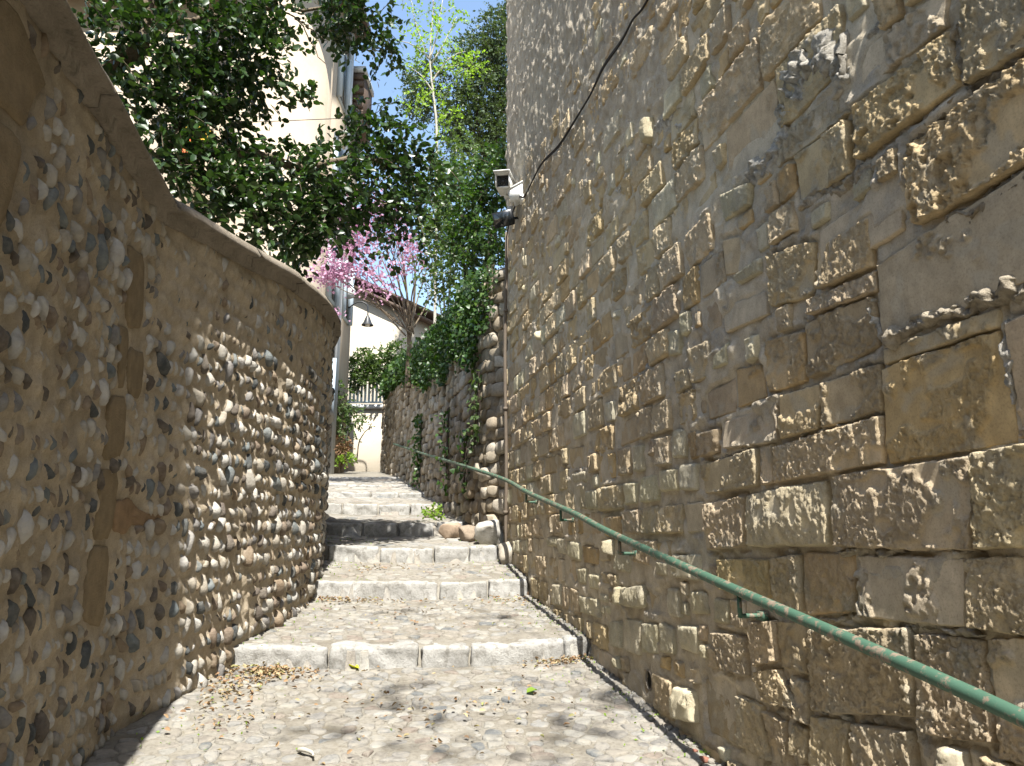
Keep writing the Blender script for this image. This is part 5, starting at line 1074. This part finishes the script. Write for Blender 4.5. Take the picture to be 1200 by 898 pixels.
# ------------------------------------------------------------ litter on the ground
def litter():
    rng = np.random.default_rng(12); P = []
    def heap(u, v, ru, rv, n):
        uv = np.stack([rng.normal(u, ru*.5, n), rng.normal(v, rv*.5, n)], 1); rr_ = np.array([ray(*q) for q in uv]); k = np.full(n, 2.0); go = np.ones(n, bool)
        for _ in range(600):
            q = rr_*k[:, None] + np.array([0, 0, EYE]); go &= q[:, 2] > gz_xy(q[:, 0], q[:, 1])
            if not go.any(): break
            k[go] += .025
        q = (rr_*k[:, None] + np.array([0, 0, EYE]))[k < 16]; g = gz_xy(q[:, 0], q[:, 1]); ris = g - q[:, 2] > .035; bk = np.where(ris, rng.uniform(.05, .22, len(g)), 0); q[:, 0] += bk*.196; q[:, 1] -= bk*.981; g = gz_xy(q[:, 0], q[:, 1])
        P.extend(np.stack([q[:, 0], q[:, 1], g + .014 + rng.uniform(0, .02, len(g))], 1).tolist())
    heap(312, 790, 50, 12, 320); heap(270, 808, 40, 22, 110); heap(655, 770, 40, 7, 130); heap(400, 702, 60, 9, 150); heap(600, 705, 40, 6, 60); heap(450, 668, 80, 5, 60); heap(250, 840, 60, 40, 70); heap(480, 830, 220, 60, 120); heap(830, 850, 30, 20, 40); heap(500, 720, 160, 20, 80)
    P = np.array(P); D = rng.normal(size=P.shape); D[:, 2] *= .25; Fr = leaf_frames(P, D, rng, .036, 1.2); V, Fc = leaf_mesh(P, Fr, LEAF_T*np.array([.8, 1, 2.5]), LEAF_F)
    obj('leaf_litter', V, Fc, M['dryleaf'], sm=False, kind='stuff', label='dry brown leaves gathered against the steps and wall foot')
    # green flecks
    n = 700; t = rng.uniform(3.2, 11, n); w_ = np.where(rng.random(n) < .6, w_right(t)-np.abs(rng.normal(size=n))*.25, w_left(t)+np.abs(rng.normal(size=n))*.35); z = gz_tw(t, w_)
    P = np.concatenate([P2(t, w_), (z+.008)[:, None]], 1); D = rng.normal(size=P.shape); D[:, 2] = np.abs(D[:, 2])*.8; Fr = leaf_frames(P, D, rng, .022, .8); V, Fc = leaf_mesh(P, Fr, SMALL_T, SMALL_F)
    obj('moss_tufts', V, Fc, M['lightleaf'], sm=False, kind='stuff', label='tiny green weeds in the paving joints')
    def one(name, u, v, size, mat, label, rz):
        r = ray(u, v); k = 2.0
        while True:
            q = r*k + np.array([0, 0, EYE])
            if q[2] <= float(gz_xy(q[0], q[1])): break
            k += .01
        o = obj(name, np.concatenate([LEAF_T*size*np.array([1.1, 1, 2]), LEAF_T*size*np.array([1.1, 1, 2])-np.array([0, 0, .001])]), np.concatenate([LEAF_F, LEAF_F[:, ::-1]+7]), M[mat], None, sm=False, label=label, cat='leaf'); o.location = (q[0], q[1], q[2]+.022); o.rotation_euler = (.2, .1, rz); return q
    one('fallen_leaf', 421, 787, .10, 'yellowleaf', 'bright yellow leaf lying just below the nearest step', 1.2)
    one('fallen_leaf', 617, 816, .09, 'lightleaf', 'pale green leaf lying alone in the middle of the paving', -.9)
    r = ray(350, 884); k = 2.0
    while True:
        q = r*k + np.array([0, 0, EYE])
        if q[2] <= float(gz_xy(q[0], q[1])): break
        k += .01
    t = MB(); t.tube(spline([(0, 0, .02), (.03, -.03, .03), (.08, -.06, .024), (.10, -.10, .02)], 4), [.012]*6+[.01]*4+[.006]*3, 7); o = t.build('twig', M['palebark'], None, True, label='short bent pale twig on the paving near the camera', cat='twig'); o.location = tuple(q)
    # crumbled stones in the gutter at the foot of the block wall
    rr = random.Random(4); pe = [pebble(300+k, 1) for k in range(6)]; mb = MB()
    for _ in range(420):
        t = rr.uniform(3.0, 9.5); w_ = WALL_W - abs(rr.gauss(0, .07)); s = rr.uniform(.008, .026); V, Fc = pe[rr.randrange(6)]; p = P2(np.array(t), np.array(w_)); mb.add(V*s*np.array([1, 1, .7])+np.array([p[0], p[1], float(gz_tw(t, w_))+s*.3]), Fc)
    mb.build('wall_rubble', M['paver'], None, True, kind='stuff', label='crumbled stone chips along the foot of the block wall')
    for k, (u, v, s, lab) in enumerate(((838, 868, .02, 'red brick fragment lying in the gutter of the right wall'), (826, 858, .015, 'small pink brick crumb beside the red fragment'))):
        p = rw_hit(u, v); V, Fc = pebble(330+k, 2); V = np.sign(V)*np.abs(V)**.6; q = rw(np.array(p[0]), 0, np.array(.06)); o = obj('brick_fragment', V*np.array([s*1.4, s, s*.7]), Fc, M['brick'], None, label=lab, cat='brick'); o.location = (q[0], q[1], float(gz_xy(q[0], q[1]))+s*.6); o.rotation_euler = (.2, .3, k)
litter()
